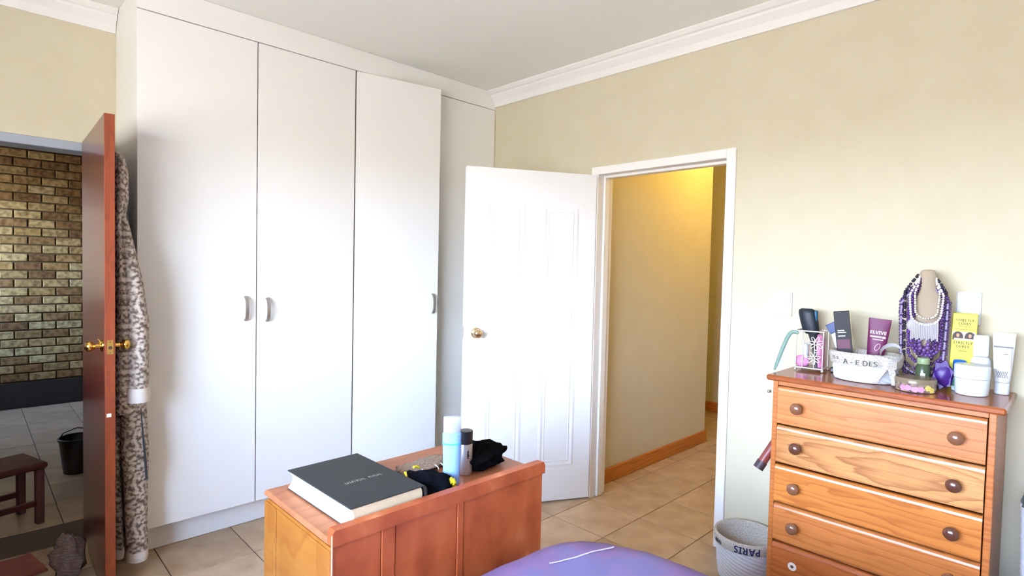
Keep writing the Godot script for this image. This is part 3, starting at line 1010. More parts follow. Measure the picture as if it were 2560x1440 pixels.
	g.lathe([[[0.0, 0.0005], [0.8, 0.0005]], [[0.8, 0.0005], [0.86, 0.006], [0.9, 0.08], [1.0, 0.165]], [[1.0, 0.165], [0.9, 0.17], [0.0, 0.171]]], 36, Vector3.ZERO, 0.031, 0.022)
	part(bt, "body", g.done(), blue)
	g = G.new()
	g.lathe([[[1.008, 0.132], [1.01, 0.137]]], 36, Vector3.ZERO, 0.0306, 0.0218)
	part(bt, "band", g.done(), mat(srgb(70, 206, 236), 0.3), "turquoise line round the bottle")
	var clear := mat(Color(0.93, 0.96, 1.0, 0.35), 0.05)
	clear.transparency = BaseMaterial3D.TRANSPARENCY_ALPHA
	g = G.new()
	g.lathe([[[0.94, 0.172], [0.94, 0.218]], [[0.94, 0.218], [0.9, 0.221], [0.0, 0.221]]], 36, Vector3.ZERO, 0.03, 0.021)
	part(bt, "cap", g.done(), clear, "clear plastic cap")
	g = G.new()
	g.lathe([[[0.0, 0.172], [0.012, 0.172], [0.012, 0.19], [0.006, 0.192], [0.006, 0.205], [0.0, 0.206]]], 16)
	part(bt, "nozzle", g.done(), mat(srgb(120, 130, 142), 0.3))
	part(bt, "print", cbox(Vector3(-0.019, 0.022, 0.0205), Vector3(-0.006, 0.04, 0.0212), 0.0002), mat(srgb(226, 240, 252), 0.4), "pale printed block")

	# deodorant
	var de := thing("deodorant_can", "silver deodorant can with black cap and rabbit emblem", "can", Vector3(1.222, 0.7315, -1.462), -0.68)
	g = G.new()
	g.lathe([[[0.0, 0.0005], [0.0225, 0.0005]], [[0.0225, 0.0005], [0.0235, 0.004], [0.0235, 0.1], [0.022, 0.104]], [[0.022, 0.104], [0.0, 0.105]]], 32)
	part(de, "can_body", g.done(), mat(srgb(196, 190, 188), 0.3, 0.7))
	g = G.new()
	g.lathe([[[0.0232, 0.1055], [0.0235, 0.147]], [[0.0235, 0.147], [0.022, 0.149]], [[0.022, 0.149], [0.0, 0.149]]], 32)
	part(de, "cap", g.done(), M.black, "glossy black cap")
	g = G.new()
	var em := Transform3D(Basis(), Vector3(0.008, 0.068, 0.0222))
	g.prism(ell(0.0045, 0.006, 0, 0, 14), 0.0, 0.0008, em)
	g.prism(ell(0.0018, 0.007, -0.0032, 0.0105, 10), 0.0, 0.0008, em)
	g.prism(ell(0.0018, 0.007, 0.001, 0.0115, 10), 0.0, 0.0008, em)
	g.prism(ell(0.0038, 0.002, 0.0, -0.0085, 8), 0.0, 0.0008, em)
	part(de, "emblem", g.done(), M.black, "black rabbit-head emblem")

	# dark cloth things
	g = G.new()
	lump(g, Vector3(0, 0.034, 0), Vector3(0.09, 0.036, 0.075), 101, 0.3, 28)
	lump(g, Vector3(-0.03, 0.05, -0.01), Vector3(0.045, 0.03, 0.04), 103, 0.3, 20)
	solo("black_cloth_bundle", g.done(), M.black_cloth, "crumpled black cloth bundle at the dresser's end beside the silver can", "cloth", Vector3(1.325, 0.733, -1.49), 0.3)
	var gl := thing("black_glove", "black fabric glove with yellow stripes lying beside the book", "glove", Vector3(1.045, 0.7305, -1.435), 0.4)
	g = G.new()
	lump(g, Vector3(0, 0.026, 0), Vector3(0.062, 0.0262, 0.085), 105, 0.2, 28)
	g.tube([Vector3(-0.03, 0.02, 0.06), Vector3(-0.036, 0.022, 0.08), Vector3(-0.034, 0.02, 0.095)], [0.013, 0.012, 0.009], 10)
	var gm := mat(srgb(12, 14, 22), 0.95)
	gm.metallic_specular = 0.15
	part(gl, "hand", g.done(), gm)
	for q in [[Vector3(-0.045, 0.045, -0.05), Vector3(-0.03, 0.052, -0.065)], [Vector3(0.01, 0.058, -0.06), Vector3(0.035, 0.05, -0.055)]]:
		g = G.new()
		g.tube([q[0], (q[0] + q[1]) * 0.5 + Vector3(0, 0.003, 0), q[1]], 0.004, 8)
		part(gl, "stripe", g.done(), M.yellow, "yellow stripe")
	g = G.new()
	lump(g, Vector3(0.018, 0.022, 0.078), Vector3(0.018, 0.02, 0.014), 107, 0.3, 14)
	part(gl, "yellow_tab", g.done(), M.yellow, "bright yellow tab")
	var pu := thing("taupe_pouch", "flat taupe pouch with silver clasps lying behind the blue bottle", "pouch", Vector3(1.15, 0.7305, -1.60), 0.1)
	g = G.new()
	lump(g, Vector3(0, 0.011, 0), Vector3(0.12, 0.0115, 0.05), 111, 0.2, 28)
	part(pu, "bag", g.done(), M.taupe)
	for x in [-0.07, -0.05, 0.01, 0.035]:
		g = G.new()
		g.tube([Vector3(x, 0.018, 0.045), Vector3(x + 0.003, 0.012, 0.056), Vector3(x + 0.004, 0.004, 0.06)], 0.003, 8)
		part(pu, "clasp", g.done(), M.steel, "shiny silver clasp")

func ell(a: float, b: float, cx := 0.0, cy := 0.0, n := 20) -> PackedVector2Array:
	var p := PackedVector2Array()
	for k in n:
		p.append(Vector2(cx + a * cos(TAU * k / n), cy + b * sin(TAU * k / n)))
	return p

func build_chest() -> void:
	# local frame: +z towards the room, +x along the wall to the right
	var zL := -0.93
	var zR := -0.165
	var c := thing("chest_of_drawers", "orange pine chest of drawers with round wooden knobs", "chest", Vector3(XR - 0.004, 0, (zL + zR) / 2), -PI / 2)
	var hw := (zR - zL) / 2 - 0.024
	var dep := XR - 0.004 - 2.437
	part(c, "top", cbox(Vector3(-hw - 0.024, 0.992, 0.0), Vector3(hw + 0.024, 1.0155, dep + 0.018), 0.006), M.chest_top, "glossy brown top with overhanging edge")
	for s in [-1.0, 1.0]:
		part(c, "side_panel", cbox(Vector3(s * hw, 0.002, 0.002), Vector3(s * (hw - 0.02), 0.9915, dep), 0.002), M.chest_frame)
	part(c, "back_panel", cbox(Vector3(-hw + 0.021, 0.02, 0.002), Vector3(hw - 0.021, 0.991, 0.008)), M.chest_frame)
	part(c, "rail", cbox(Vector3(-hw + 0.021, 0.974, dep - 0.03), Vector3(hw - 0.021, 0.991, dep - 0.001), 0.001), M.chest_frame)
	part(c, "plinth", cbox(Vector3(-hw + 0.021, 0.002, dep - 0.03), Vector3(hw - 0.021, 0.14, dep - 0.004), 0.001), M.chest_frame)
	for k in 5:
		var yc := 0.8935 - 0.1645 * k
		var out: float = [0.004, 0.0, 0.005, 0.001, 0.003][k]
		var g := G.new()
		# fielded drawer front: thick board whose top edge is rounded forward
		var h := 0.0775
		var prof := PackedVector2Array([Vector2(-0.018, -h), Vector2(0.004, -h), Vector2(0.008, -h + 0.006), Vector2(0.008, h - 0.016), Vector2(0.006, h - 0.008), Vector2(0.0, h - 0.002), Vector2(-0.006, h), Vector2(-0.018, h)])
		g.prism(prof, -hw + 0.023, hw - 0.023, Transform3D(Basis(Vector3(0, 0, 1), Vector3(0, 1, 0), Vector3(-1, 0, 0)), Vector3.ZERO))
		var d := part(c, "drawer", g.done(), M.chest_wood[k], "", Vector3(0, yc, dep - 0.002 + out))
		part(d, "drawer_box", cbox(Vector3(-hw + 0.03, -0.07, -dep + 0.03), Vector3(hw - 0.03, 0.05, -0.0185)), M.chest_frame)
		for s in 2:
			var kx := -0.253 if s == 0 else 0.258
			if k == 4 and s == 0:
				g = G.new()
				g.lathe([[[0.0, 0.0012], [0.006, 0.0012], [0.0065, 0.0]]], 16, Vector3(kx, 0.0, 0.0081), 1, 1, Basis(Vector3(1, 0, 0), PI / 2))
				part(d, "screw_hole", g.done(), mat(srgb(120, 70, 50), 0.7))
				g = G.new()
				g.lathe([[[0.0065, 0.0012], [0.017, 0.001]], [[0.017, 0.001], [0.017, 0.0]]], 20, Vector3(kx, 0.0, 0.0081), 1, 1, Basis(Vector3(1, 0, 0), PI / 2))
				part(d, "bare_ring", g.done(), mat(srgb(236, 224, 214), 0.7), "pale ring where a knob is missing")
				continue
			g = G.new()
			g.lathe([[[0.0, 0.042], [0.012, 0.0415], [0.021, 0.036], [0.0235, 0.029], [0.021, 0.02], [0.014, 0.013], [0.012, 0.007], [0.014, 0.0]]], 24, Vector3.ZERO, 1, 1, Basis(Vector3(1, 0, 0), PI / 2))
			var dark := (k == 1) or (k == 2 and s == 1)
			part(d, "knob", g.done(), M.knob_dark if dark else M.knob, "turned wooden knob", Vector3(kx, 0.001, 0.0082))
	# rod leaning behind the chest
	var rd := thing("wooden_stick", "red-brown round stick with dark end poking out beside the chest of drawers", "stick", Vector3(2.66, 0.0, -1.0))
	var g4 := G.new()
	g4.tube([Vector3(-0.058, 0.582, -0.002), Vector3(0.004, 0.75, 0.0735)], 0.02, 18)
	part(rd, "shaft", g4.done(), mat(srgb(132, 62, 52), 0.4))
	g4 = G.new()
	g4.tube([Vector3(-0.07, 0.55, -0.016), Vector3(-0.058, 0.582, -0.002)], 0.0225, 18)
	part(rd, "end_cap", g4.done(), mat(srgb(70, 50, 56), 0.5), "dark round end")

	# wastepaper basket
	var wb := thing("wicker_waste_basket", "white woven waste basket with lettered linen liner beside the chest of drawers", "basket", Vector3(2.635, 0.0, -1.075), -PI / 2)
	weave(wb, 0.115, 0.137, 0.0, 0.212, 1.0)
	liner(wb, 0.1415, 0.1415, 0.168, 0.214, 0.0025)
	letters(wb, "PARIS", 0.03, M.ink_blue, Vector3(0, 0.19, 0), Vector3.ZERO, true, [0.1465, 0.1465, 0.42, 0.0, 1])
	var g5 := G.new()
	for k in 7:
		var th := -0.75 + 0.05 * k
		g5.box(Vector3(sin(th) * 0.1455 - 0.0015, 0.178, cos(th) * 0.1455 - 0.0015), Vector3(sin(th) * 0.1455 + 0.0015, 0.192 + 0.004 * (k % 2), cos(th) * 0.1455 + 0.0015))
	part(wb, "small_print", g5.done(), M.ink, "grey printed marks on the liner")

# woven basket body: wavy rings, hollow; sx scales the length of an oval one
func weave(parent: Node, r0: float, r1: float, y0: float, y1: float, sx: float, sz := 1.0) -> void:
	var g := G.new()
	var rows := int((y1 - y0) / 0.0085)
	var n := 64
	var rings := []
	for i in rows * 2 + 1:
		var t := float(i) / (rows * 2)
		var ring := []
		for k in n:
			var a := -TAU * k / n
			var w := 0.0028 * sin(PI * 0.5 * k + PI * 0.5 * i) * (1.0 if i % 2 else 0.55)
			var r := lerpf(r0, r1, sqrt(t)) + w
			if i == 0:
				r -= 0.006
			ring.append(Vector3(-sin(a) * r * sx, lerpf(y0 + 0.001, y1, t), cos(a) * r * sz))
		ring.reverse()
		rings.append(ring)
	g.loft(rings, false)
	g.lathe([[[0.0, y0 + 0.0015], [r0 - 0.004, y0 + 0.0015]]], 32, Vector3.ZERO, sx, sz)
	part(parent, "woven_body", g.done(), M.wicker, "white woven wicker")

func liner(parent: Node, ra: float, rb: float, y0: float, y1: float, thick: float, sx := 1.0, sz := 1.0, inner_depth := 0.14) -> void:
	var g := G.new()
	var lo := maxf(0.012, y1 - inner_depth)
	g.lathe([[[ra, y0], [ra + thick, y0 + 0.004], [rb + thick + 0.002, y1 - 0.006], [rb, y1 + 0.004], [rb - 0.008, y1 + 0.002], [rb - 0.014, y1 - 0.02], [rb - 0.02, lo], [0.0, lo]]], 48, Vector3.ZERO, sx, sz)
	part(parent, "liner", g.done(), M.linen, "cream linen liner with printed letters")

func at_chest(px: float, y: float, z: float) -> Vector3:
	return Vector3(px, y, z)

func build_chest_things() -> void:
	var Y := 1.0165
	var T := -PI / 2
	# ---- comb
	var cb := thing("hair_comb", "mint green comb leaning at the edge of the chest of drawers", "comb", Vector3(2.52, Y, -0.935), T + 0.1)
	cb.rotation = Vector3(0.0, T + 0.1, 0.0)
	var g := G.new()
	var mint := mat(srgb(112, 140, 128), 0.4)
	var out := []
	var inn := []
	for q in [[0.0, 0.005], [0.008, 0.03], [0.017, 0.06], [0.026, 0.09], [0.036, 0.12], [0.046, 0.148], [0.056, 0.168], [0.068, 0.178], [0.08, 0.178], [0.09, 0.172]]:
		out.append(Vector3(q[0], q[1], 0.0))
	g.tube(out, [0.004, 0.007, 0.008, 0.008, 0.008, 0.008, 0.008, 0.008, 0.008, 0.006], 10, false, 0.6)
	part(cb, "spine", g.done(), mint)
	g = G.new()
	for k in 12:
		var y := 0.016 + k * 0.0062
		var xs := 0.003 + 0.3 * (y - 0.016)
		g.box(Vector3(xs, y - 0.0012, -0.0015), Vector3(xs + 0.022, y + 0.0012, 0.0015), 0.0003)
	part(cb, "teeth", g.done(), mat(srgb(176, 198, 188), 0.4), "row of pale teeth")
	# ---- wire holder with flowers
	var h := thing("wire_flower_holder", "silver wire box with flower outlines on the chest of drawers", "holder", Vector3(2.685, Y, -0.838), T + 0.08)
	g = G.new()
	var a := 0.053
	var b := 0.05
	var ht := 0.176
	var R := 0.0026
	for sx in [-1, 1]:
		for sz in [-1, 1]:
			g.tube([Vector3(sx * a, 0.008, sz * b), Vector3(sx * a, ht, sz * b)], R, 8)
	for y in [0.014, ht]:
		g.tube([Vector3(-a, y, b), Vector3(a, y, b)], R * 1.3, 8)
		g.tube([Vector3(-a, y, -b), Vector3(a, y, -b)], R * 1.3, 8)
		g.tube([Vector3(-a, y, -b), Vector3(-a, y, b)], R * 1.3, 8)
		g.tube([Vector3(a, y, -b), Vector3(a, y, b)], R * 1.3, 8)
	for sz in [-1, 1]:
		g.tube([Vector3(-0.025, 0.014, sz * b), Vector3(-0.025, ht * 0.8, sz * b)], R * 0.8, 6)
		g.tube([Vector3(0.02, 0.014, sz * b), Vector3(0.02, ht * 0.8, sz * b)], R * 0.8, 6)
	var silver := mat(srgb(222, 216, 212), 0.3, 0.6)
	part(h, "wire_frame", g.done(), silver)
	g = G.new()
	g.box(Vector3(-a, 0.012, -b), Vector3(a, 0.0145, b))
	part(h, "tray", g.done(), silver)
	for sx in [-1, 1]:
		for sz in [-1, 1]:
			g = G.new()
			g.ball(Vector3(sx * a, 0.0062, sz * b), Vector3(0.006, 0.006, 0.006), 10)
			part(h, "foot", g.done(), silver)
	for q in [[0.025, 0.125, 0.03, 7], [0.018, 0.06, 0.028, 7]]:
		g = G.new()
		for k in q[3]:
			var an: float = TAU * k / q[3] + 0.3
			var dir := Vector2(cos(an), sin(an))
			var nrm := Vector2(-dir.y, dir.x)
			var loop := []
			for i in 10:
				var tt := TAU * i / 10.0
				var v: Vector2 = Vector2(q[0], q[1]) + dir * (q[2] * 0.6 - cos(tt) * q[2] * 0.42) + nrm * sin(tt) * q[2] * 0.19
				loop.append(Vector3(v.x, v.y, b + 0.003))
			g.tube(loop, 0.0016, 6, true)
		part(h, "wire_flower", g.done(), silver, "flower outline in bent wire")
	g = G.new()
	g.ball(Vector3(-0.012, 0.066, b + 0.006), Vector3(0.008, 0.008, 0.004), 12)
	part(h, "white_bead", g.done(), M.white_plastic)
	# things in the holder
	var br := thing("hair_brush", "dark teal and black hair brush standing in the wire holder", "brush", Vector3(2.69, Y + 0.0155, -0.848), T + 0.08)
	g = G.new()
	var dark := mat(srgb(14, 25, 38), 0.5)
	var rr := []
	for q in [[0.145, 0.008, 0.028], [0.16, 0.0, 0.034], [0.2, -0.008, 0.037], [0.235, -0.016, 0.037], [0.25, -0.019, 0.033], [0.256, -0.02, 0.022]]:
		var ring := []
		for k in 18:
			var an := -TAU * k / 18
			ring.append(Vector3(q[1] + cos(an) * q[2], q[0], sin(an) * q[2] * 0.6))
		rr.append(ring)
	g.loft(rr, true)
	part(br, "head", g.done(), dark)
	g = G.new()
	g.tube([Vector3(0.028, 0.0, 0.0), Vector3(0.024, 0.05, 0.0), Vector3(0.016, 0.1, 0.0), Vector3(0.009, 0.146, 0.0)], [0.012, 0.011, 0.012, 0.02], 12)
	part(br, "handle", g.done(), mat(srgb(30, 32, 38), 0.4))
	g = G.new()
	g.box(Vector3(0.012, 0.16, -0.008), Vector3(0.0255, 0.25, 0.012), 0.004)
	part(br, "bristle_strip", g.done(), mat(srgb(18, 84, 122), 0.5), "blue edge strip")
	g = G.new()
	lump(g, Vector3(0, 0.026, 0), Vector3(0.03, 0.026, 0.02), 121, 0.1, 18)
	solo("pink_sponge", g.done(), mat(srgb(222, 140, 196), 0.9), "pink round sponge in the wire holder's corner", "sponge", Vector3(2.656, Y + 0.015, -0.868), T)
	g = G.new()
	g.lathe([[[0.0, 0.0], [0.021, 0.0]], [[0.021, 0.0], [0.022, 0.006], [0.022, 0.125], [0.016, 0.14], [0.0, 0.142]]], 24)
	solo("pink_bottle", g.done(), mat(srgb(214, 130, 178), 0.35), "pink round bottle standing in the wire holder", "bottle", Vector3(2.705, Y + 0.015, -0.815))
	g = G.new()
	g.lathe([[[0.0, 0.0], [0.012, 0.0]], [[0.012, 0.0], [0.012, 0.09], [0.008, 0.096], [0.0, 0.096]]], 18)
	solo("white_tube", g.done(), M.white_plastic, "small white tube in the wire holder", "tube", Vector3(2.722, Y + 0.015, -0.877))
	# ---- black compact between
	g = G.new()
	g.box(Vector3(-0.02, 0.0, -0.02), Vector3(0.02, 0.022, 0.02), 0.004)
	solo("black_compact", g.done(), M.black, "small black compact between the wire holder and the white basket", "compact", Vector3(2.715, Y, -0.748), T)

	# ---- white wicker basket with bow
	var wk := thing("white_wicker_basket", "oval white wicker basket with lettered liner and ribbon bow", "basket", Vector3(2.60, Y, -0.612), T + 0.1)
	weave(wk, 0.075, 0.084, 0.0, 0.108, 1.38, 1.0)
	liner(wk, 0.0885, 0.0905, 0.066, 0.113, 0.0015, 1.38, 1.0, 0.095)
	letters(wk, "A - E DES", 0.019, M.ink, Vector3(0, 0.081, 0), Vector3.ZERO, false, [0.1285, 0.0945, -0.05, 0.05])
	letters(wk, "15 R", 0.012, M.ink, Vector3(0, 0.09, 0), Vector3.ZERO, false, [0.1285, 0.0945, -0.85, 0.05])
	g = G.new()
	var loopp := []
	for i in 17:
		var t := TAU * i / 16.0
		loopp.append(Vector3(0.094 - cos(t) * 0.036, 0.128 + sin(t) * 0.034 + cos(t) * -0.006, 0.075 + sin(t * 0.5) * 0.012))
	ribbon(g, loopp, 0.032, Vector3(0, 0.45, 0.9))
	part(wk, "bow_loop", g.done(), mat(srgb(246, 248, 250), 0.6), "white ribbon loop")
	g = G.new()
	ribbon(g, [Vector3(0.06, 0.1, 0.088), Vector3(0.07, 0.098, 0.099), Vector3(0.09, 0.092, 0.094), Vector3(0.112, 0.084, 0.075)], 0.034, Vector3(0, 1, 0))
	ribbon(g, [Vector3(0.084, 0.09, 0.09), Vector3(0.074, 0.06, 0.094), Vector3(0.055, 0.03, 0.094), Vector3(0.046, 0.01, 0.094)], 0.024, Vector3(1, 0.4, 0))
	ribbon(g, [Vector3(0.09, 0.088, 0.088), Vector3(0.1, 0.055, 0.086), Vector3(0.108, 0.025, 0.082), Vector3(0.11, 0.006, 0.08)], 0.024, Vector3(1, -0.2, -0.4))
	part(wk, "bow_tails", g.done(), M.linen, "printed linen ribbon tails")
	# things in the basket
	var db := thing("dark_mousse_carton", "dark slim carton with white print leaning in the white basket", "carton", Vector3(2.635, Y + 0.03, -0.685), T + 0.1)
	db.rotation = Vector3(0.0, T + 0.25, 0.12)
	g = G.new()
	g.box(Vector3(-0.029, 0.0, -0.018), Vector3(0.029, 0.245, 0.018), 0.002)
	part(db, "carton", g.done(), mat(srgb(25, 21, 26), 0.55))
	part(db, "gold_edge", cbox(Vector3(0.0285, 0.06, 0.012), Vector3(0.0296, 0.243, 0.0184), 0.0003), mat(srgb(196, 178, 120), 0.35, 0.5), "pale gold edge line")
	part(db, "magenta_panel", cbox(Vector3(-0.026, 0.09, 0.018), Vector3(0.02, 0.128, 0.0186), 0.0002), mat(srgb(92, 30, 62), 0.45), "dark magenta lower print")
	g = G.new()
	for q in [[-0.02, 0.155, 0.03], [-0.02, 0.163, 0.024], [-0.02, 0.14, 0.026]]:
		g.box(Vector3(q[0], q[1], 0.018), Vector3(q[0] + q[2], q[1] + 0.0045, 0.0185))
	part(db, "small_print", g.done(), mat(srgb(226, 226, 232), 0.5), "white lines of print")
	var bl := thing("blue_sachet", "small dark blue sachet on a white card leaning left in the white basket", "sachet", Vector3(2.655, Y + 0.1, -0.715), T)
	var bp := part(bl, "foil", cbox(Vector3(-0.021, -0.021, -0.003), Vector3(0.021, 0.021, 0.003), 0.002), mat(srgb(18, 48, 112), 0.35), "dark blue foil square", Vector3(-0.036, 0.098, 0.0))
	bp.rotation.z = 0.55
	bp = part(bl, "card", cbox(Vector3(-0.013, 0.0, -0.001), Vector3(0.013, 0.1, 0.001)), M.white_plastic, "white card", Vector3(0.0, -0.01, -0.002))
	bp.rotation.z = 0.32
	var fe := G.new()
	fe.tube([Vector3(0, 0, 0), Vector3(-0.02, 0.18, 0), Vector3(-0.05, 0.232, 0), Vector3(-0.075, 0.236, 0)], [0.003, 0.003, 0.005, 0.0015], 8, false, 0.6)
	solo("white_stick", fe.done(), M.white_plastic, "thin white stick with bent tip in the white basket", "stick", Vector3(2.665, Y + 0.04, -0.69), T)
	var el := thing("purple_hair_tube", "purple squeeze tube with white lettering standing in the white basket", "tube", Vector3(2.635, Y + 0.03, -0.592), T + 0.2)
	el.rotation = Vector3(0.0, T + 0.15, -0.08)
	g = G.new()
	var rg := []
	var pm := mat(srgb(98, 12, 72), 0.5)
	for q in [[0.03, 0.026, 0.02], [0.08, 0.03, 0.016], [0.15, 0.035, 0.010], [0.205, 0.038, 0.003], [0.222, 0.0385, 0.002]]:
		var ring := []
		for k in 24:
			var an := -TAU * k / 24
			ring.append(Vector3(cos(an) * q[1], q[0], sin(an) * q[2]))
		rg.append(ring)
	g.loft(rg, true)
	part(el, "tube_body", g.done(), pm)
	g = G.new()
	g.lathe([[[0.0, 0.0], [0.022, 0.0]], [[0.022, 0.0], [0.024, 0.029]], [[0.024, 0.029], [0.0, 0.0295]]], 24)
	part(el, "cap", g.done(), mat(srgb(80, 16, 66), 0.3))
	var wh := mat(srgb(244, 232, 240), 0.4)
	letters(el, "ELVIVE", 0.0125, wh, Vector3(0.0, 0.166, 0.0098), Vector3(-0.11, 0, 0))
	g = G.new()
	for q in [[-0.026, 0.146, 0.04, 0.006], [0.016, 0.144, 0.011, 0.009], [-0.016, 0.136, 0.036, 0.004]]:
		g.box(Vector3(q[0], q[1], 0.0108), Vector3(q[0] + q[2], q[1] + q[3], 0.0118))
	part(el, "small_print", g.done(), mat(srgb(214, 170, 202), 0.4), "lines of pale print")
	g = G.new()
	var lp := []
	for i in 14:
		var t := TAU * i / 14.0
		lp.append(Vector3(0.004 + cos(t) * 0.008 + sin(t) * 0.004, 0.108 + sin(t) * 0.014, 0.0145 - (sin(t)) * 0.0012))
	g.tube(lp, 0.0014, 6, true)
	part(el, "swirl_mark", g.done(), mat(srgb(232, 170, 196), 0.4), "pink swirl printed on the tube")

	# ---- necklace bust and necklaces
	var nb := thing("necklace_bust", "beige velvet necklace display bust on the chest of drawers", "bust", Vector3(2.70, Y, -0.435), T + 0.16)
	g = G.new()
	var rs := []
	for q in [[0.06, 0.03, 0.014, 0.0], [0.10, 0.036, 0.016, 0.0], [0.2, 0.056, 0.022, 0.004], [0.30, 0.07, 0.026, 0.004], [0.345, 0.07, 0.025, 0.0], [0.37, 0.052, 0.024, -0.004], [0.385, 0.036, 0.022, -0.006], [0.41, 0.029, 0.02, -0.006], [0.44, 0.026, 0.018, -0.006], [0.45, 0.02, 0.013, -0.006], [0.453, 0.008, 0.006, -0.006]]:
		var ring := []
		for k in 28:
			var an := -TAU * k / 28
			ring.append(Vector3(cos(an) * q[1], q[0], q[3] + sin(an) * q[2]))
		rs.append(ring)
	g.loft(rs, true)
	part(nb, "bust", g.done(), tri_mat(noise_tex(0.1, [[0.0, srgb(160, 142, 120)], [1.0, srgb(184, 166, 144)]], 131), Vector3(12, 12, 12), 0.9))
	g = G.new()
	g.lathe([[[0.0, 0.0005], [0.052, 0.0005]], [[0.052, 0.0005], [0.052, 0.008], [0.02, 0.014], [0.012, 0.03], [0.012, 0.062]]], 28)
	part(nb, "stand", g.done(), mat(srgb(90, 66, 52), 0.5))
	var pearl := mat(srgb(216, 208, 192), 0.25)
	var dpur := mat(srgb(66, 40, 96), 0.3)
	var mpur := mat(srgb(104, 66, 140), 0.3)
	var jet := mat(srgb(34, 26, 46), 0.3)
	var lil := mat(srgb(158, 144, 182), 0.3)
	var defs := [
		["pearl_necklace", "short strand of cream pearls round the bust's neck", pearl, 0.038, 0.395, 0.262, 0.0044, 0.041, 0.0],
		["glass_bead_necklace", "pale glass bead necklace outside the cream pearls", mat(srgb(226, 222, 222), 0.15), 0.052, 0.385, 0.238, 0.005, 0.043, -0.002],
		["black_bead_necklace", "jet black bead necklace over the bust's shoulder", jet, 0.064, 0.395, 0.035, 0.0062, 0.034, -0.006],
		["purple_bead_necklace", "deep purple bead necklace with the longest strand", dpur, 0.071, 0.365, 0.02, 0.0068, 0.030, -0.007],
		["purple_bead_necklace", "mid purple bead necklace hanging under the silver fringe", mpur, 0.050, 0.38, 0.12, 0.0068, 0.033, 0.002],
		["purple_bead_necklace", "violet bead necklace with middle-length strand", mat(srgb(86, 48, 122), 0.3), 0.060, 0.37, 0.085, 0.0068, 0.032, 0.003],
		["purple_bead_necklace", "dusky purple bead necklace lying widest on the bust", mat(srgb(84, 60, 104), 0.35), 0.077, 0.355, 0.06, 0.0066, 0.026, -0.006],
		["purple_bead_necklace", "plum bead necklace looped above the green jar", mat(srgb(70, 36, 88), 0.3), 0.044, 0.37, 0.15, 0.0066, 0.036, 0.004],
		["purple_bead_necklace", "amethyst bead necklace in the middle of the bust", mat(srgb(92, 56, 126), 0.3), 0.034, 0.235, 0.13, 0.0072, 0.034, 0.0],
		["purple_bead_necklace", "dark grape bead necklace filling the lower bust", mat(srgb(58, 32, 82), 0.3), 0.024, 0.225, 0.10, 0.0078, 0.036, 0.002],
		["purple_bead_necklace", "mauve bead necklace with the shortest purple loop", mat(srgb(116, 84, 142), 0.3), 0.014, 0.215, 0.14, 0.0078, 0.038, -0.004],
		["lilac_bead_necklace", "pale lilac bead necklace with a long loop", lil, 0.072, 0.35, 0.045, 0.0045, 0.040, -0.008],
	]
	for q in defs:
		g = G.new()
		var w: float = q[3]
		var yt: float = q[4]
		var yb: float = q[5]
		var rad: float = q[6]
		var path := []
		var keys := [Vector3(-0.026, yt + 0.035, 0.004), Vector3(-w * 0.75, yt, q[7] * 0.75), Vector3(-w, yt - 0.03, q[7])]
		var bot := yb + w * 0.9
		for i in 5:
			keys.append(Vector3(-w * (1.0 - 0.02 * i), lerpf(yt - 0.03, bot, (i + 1) / 5.0), q[7] + 0.004))
		for i in 9:
			var an := PI * (i + 1) / 10.0
			keys.append(Vector3(-w * 0.92 * cos(an), bot - (bot - yb) * sin(an), q[7] + 0.006))
		for i in 8:
			var kk: Vector3 = keys[7 - i]
			keys.append(Vector3(-kk.x, kk.y, kk.z))
		for i in keys.size() - 1:
			for j in 6:
				path.append(keys[i].lerp(keys[i + 1], j / 6.0) + Vector3(q[8], 0, 0))
		var left := 0.0
		for i in path.size() - 1:
			var d: float = path[i].distance_to(path[i + 1])
			left -= d
			if left <= 0.0:
				g.ball(path[i], Vector3(rad, rad, rad), 8)
				left += rad * 1.9
		solo(q[0], g.done(), q[2], q[1], "necklace", Vector3(2.70, Y, -0.435), T + 0.16, "necklaces on the display bust")
	# silver fringe bib
	g = G.new()
	for k in 16:
		var x := -0.047 + 0.0055 * k
		var top := 0.255 - 0.02 * (1.0 - pow((k - 8) / 8.0, 2.0)) + 0.01
		g.tube([Vector3(x, top, 0.047), Vector3(x + 0.002, top - 0.035, 0.052), Vector3(x + 0.002, 0.178 + 0.004 * (k % 3), 0.051)], 0.0034, 6)
	g.ball(Vector3(-0.045, 0.235, 0.047), Vector3(0.016, 0.024, 0.006), 12)
	solo("fringe_necklace", g.done(), mat(srgb(168, 160, 164), 0.4), "silvery fringe bib below the pearls", "necklace", Vector3(2.70, Y, -0.435), T + 0.16, "necklaces on the display bust")

	# ---- round tin with flowers
	var tn := thing("round_tin", "round clear-lidded tin with purple and yellow flowers", "tin", Vector3(2.535, Y, -0.431), T + 0.17)
	g = G.new()
	g.lathe([[[0.0, 0.0005], [0.062, 0.0005]], [[0.062, 0.0005], [0.0635, 0.003], [0.0635, 0.04]], [[0.0635, 0.04], [0.0, 0.041]]], 40)
	part(tn, "body", g.done(), tri_mat(noise_tex(0.03, [[0.0, srgb(82, 62, 74)], [0.5, srgb(140, 120, 106)], [1.0, srgb(170, 156, 120)]], 141), Vector3(6, 6, 6), 0.25))
	g = G.new()
	g.lathe([[[0.0652, 0.032], [0.0652, 0.046], [0.063, 0.049]], [[0.063, 0.049], [0.0, 0.0495]]], 40)
	part(tn, "lid", g.done(), mat(srgb(128, 112, 90), 0.25))
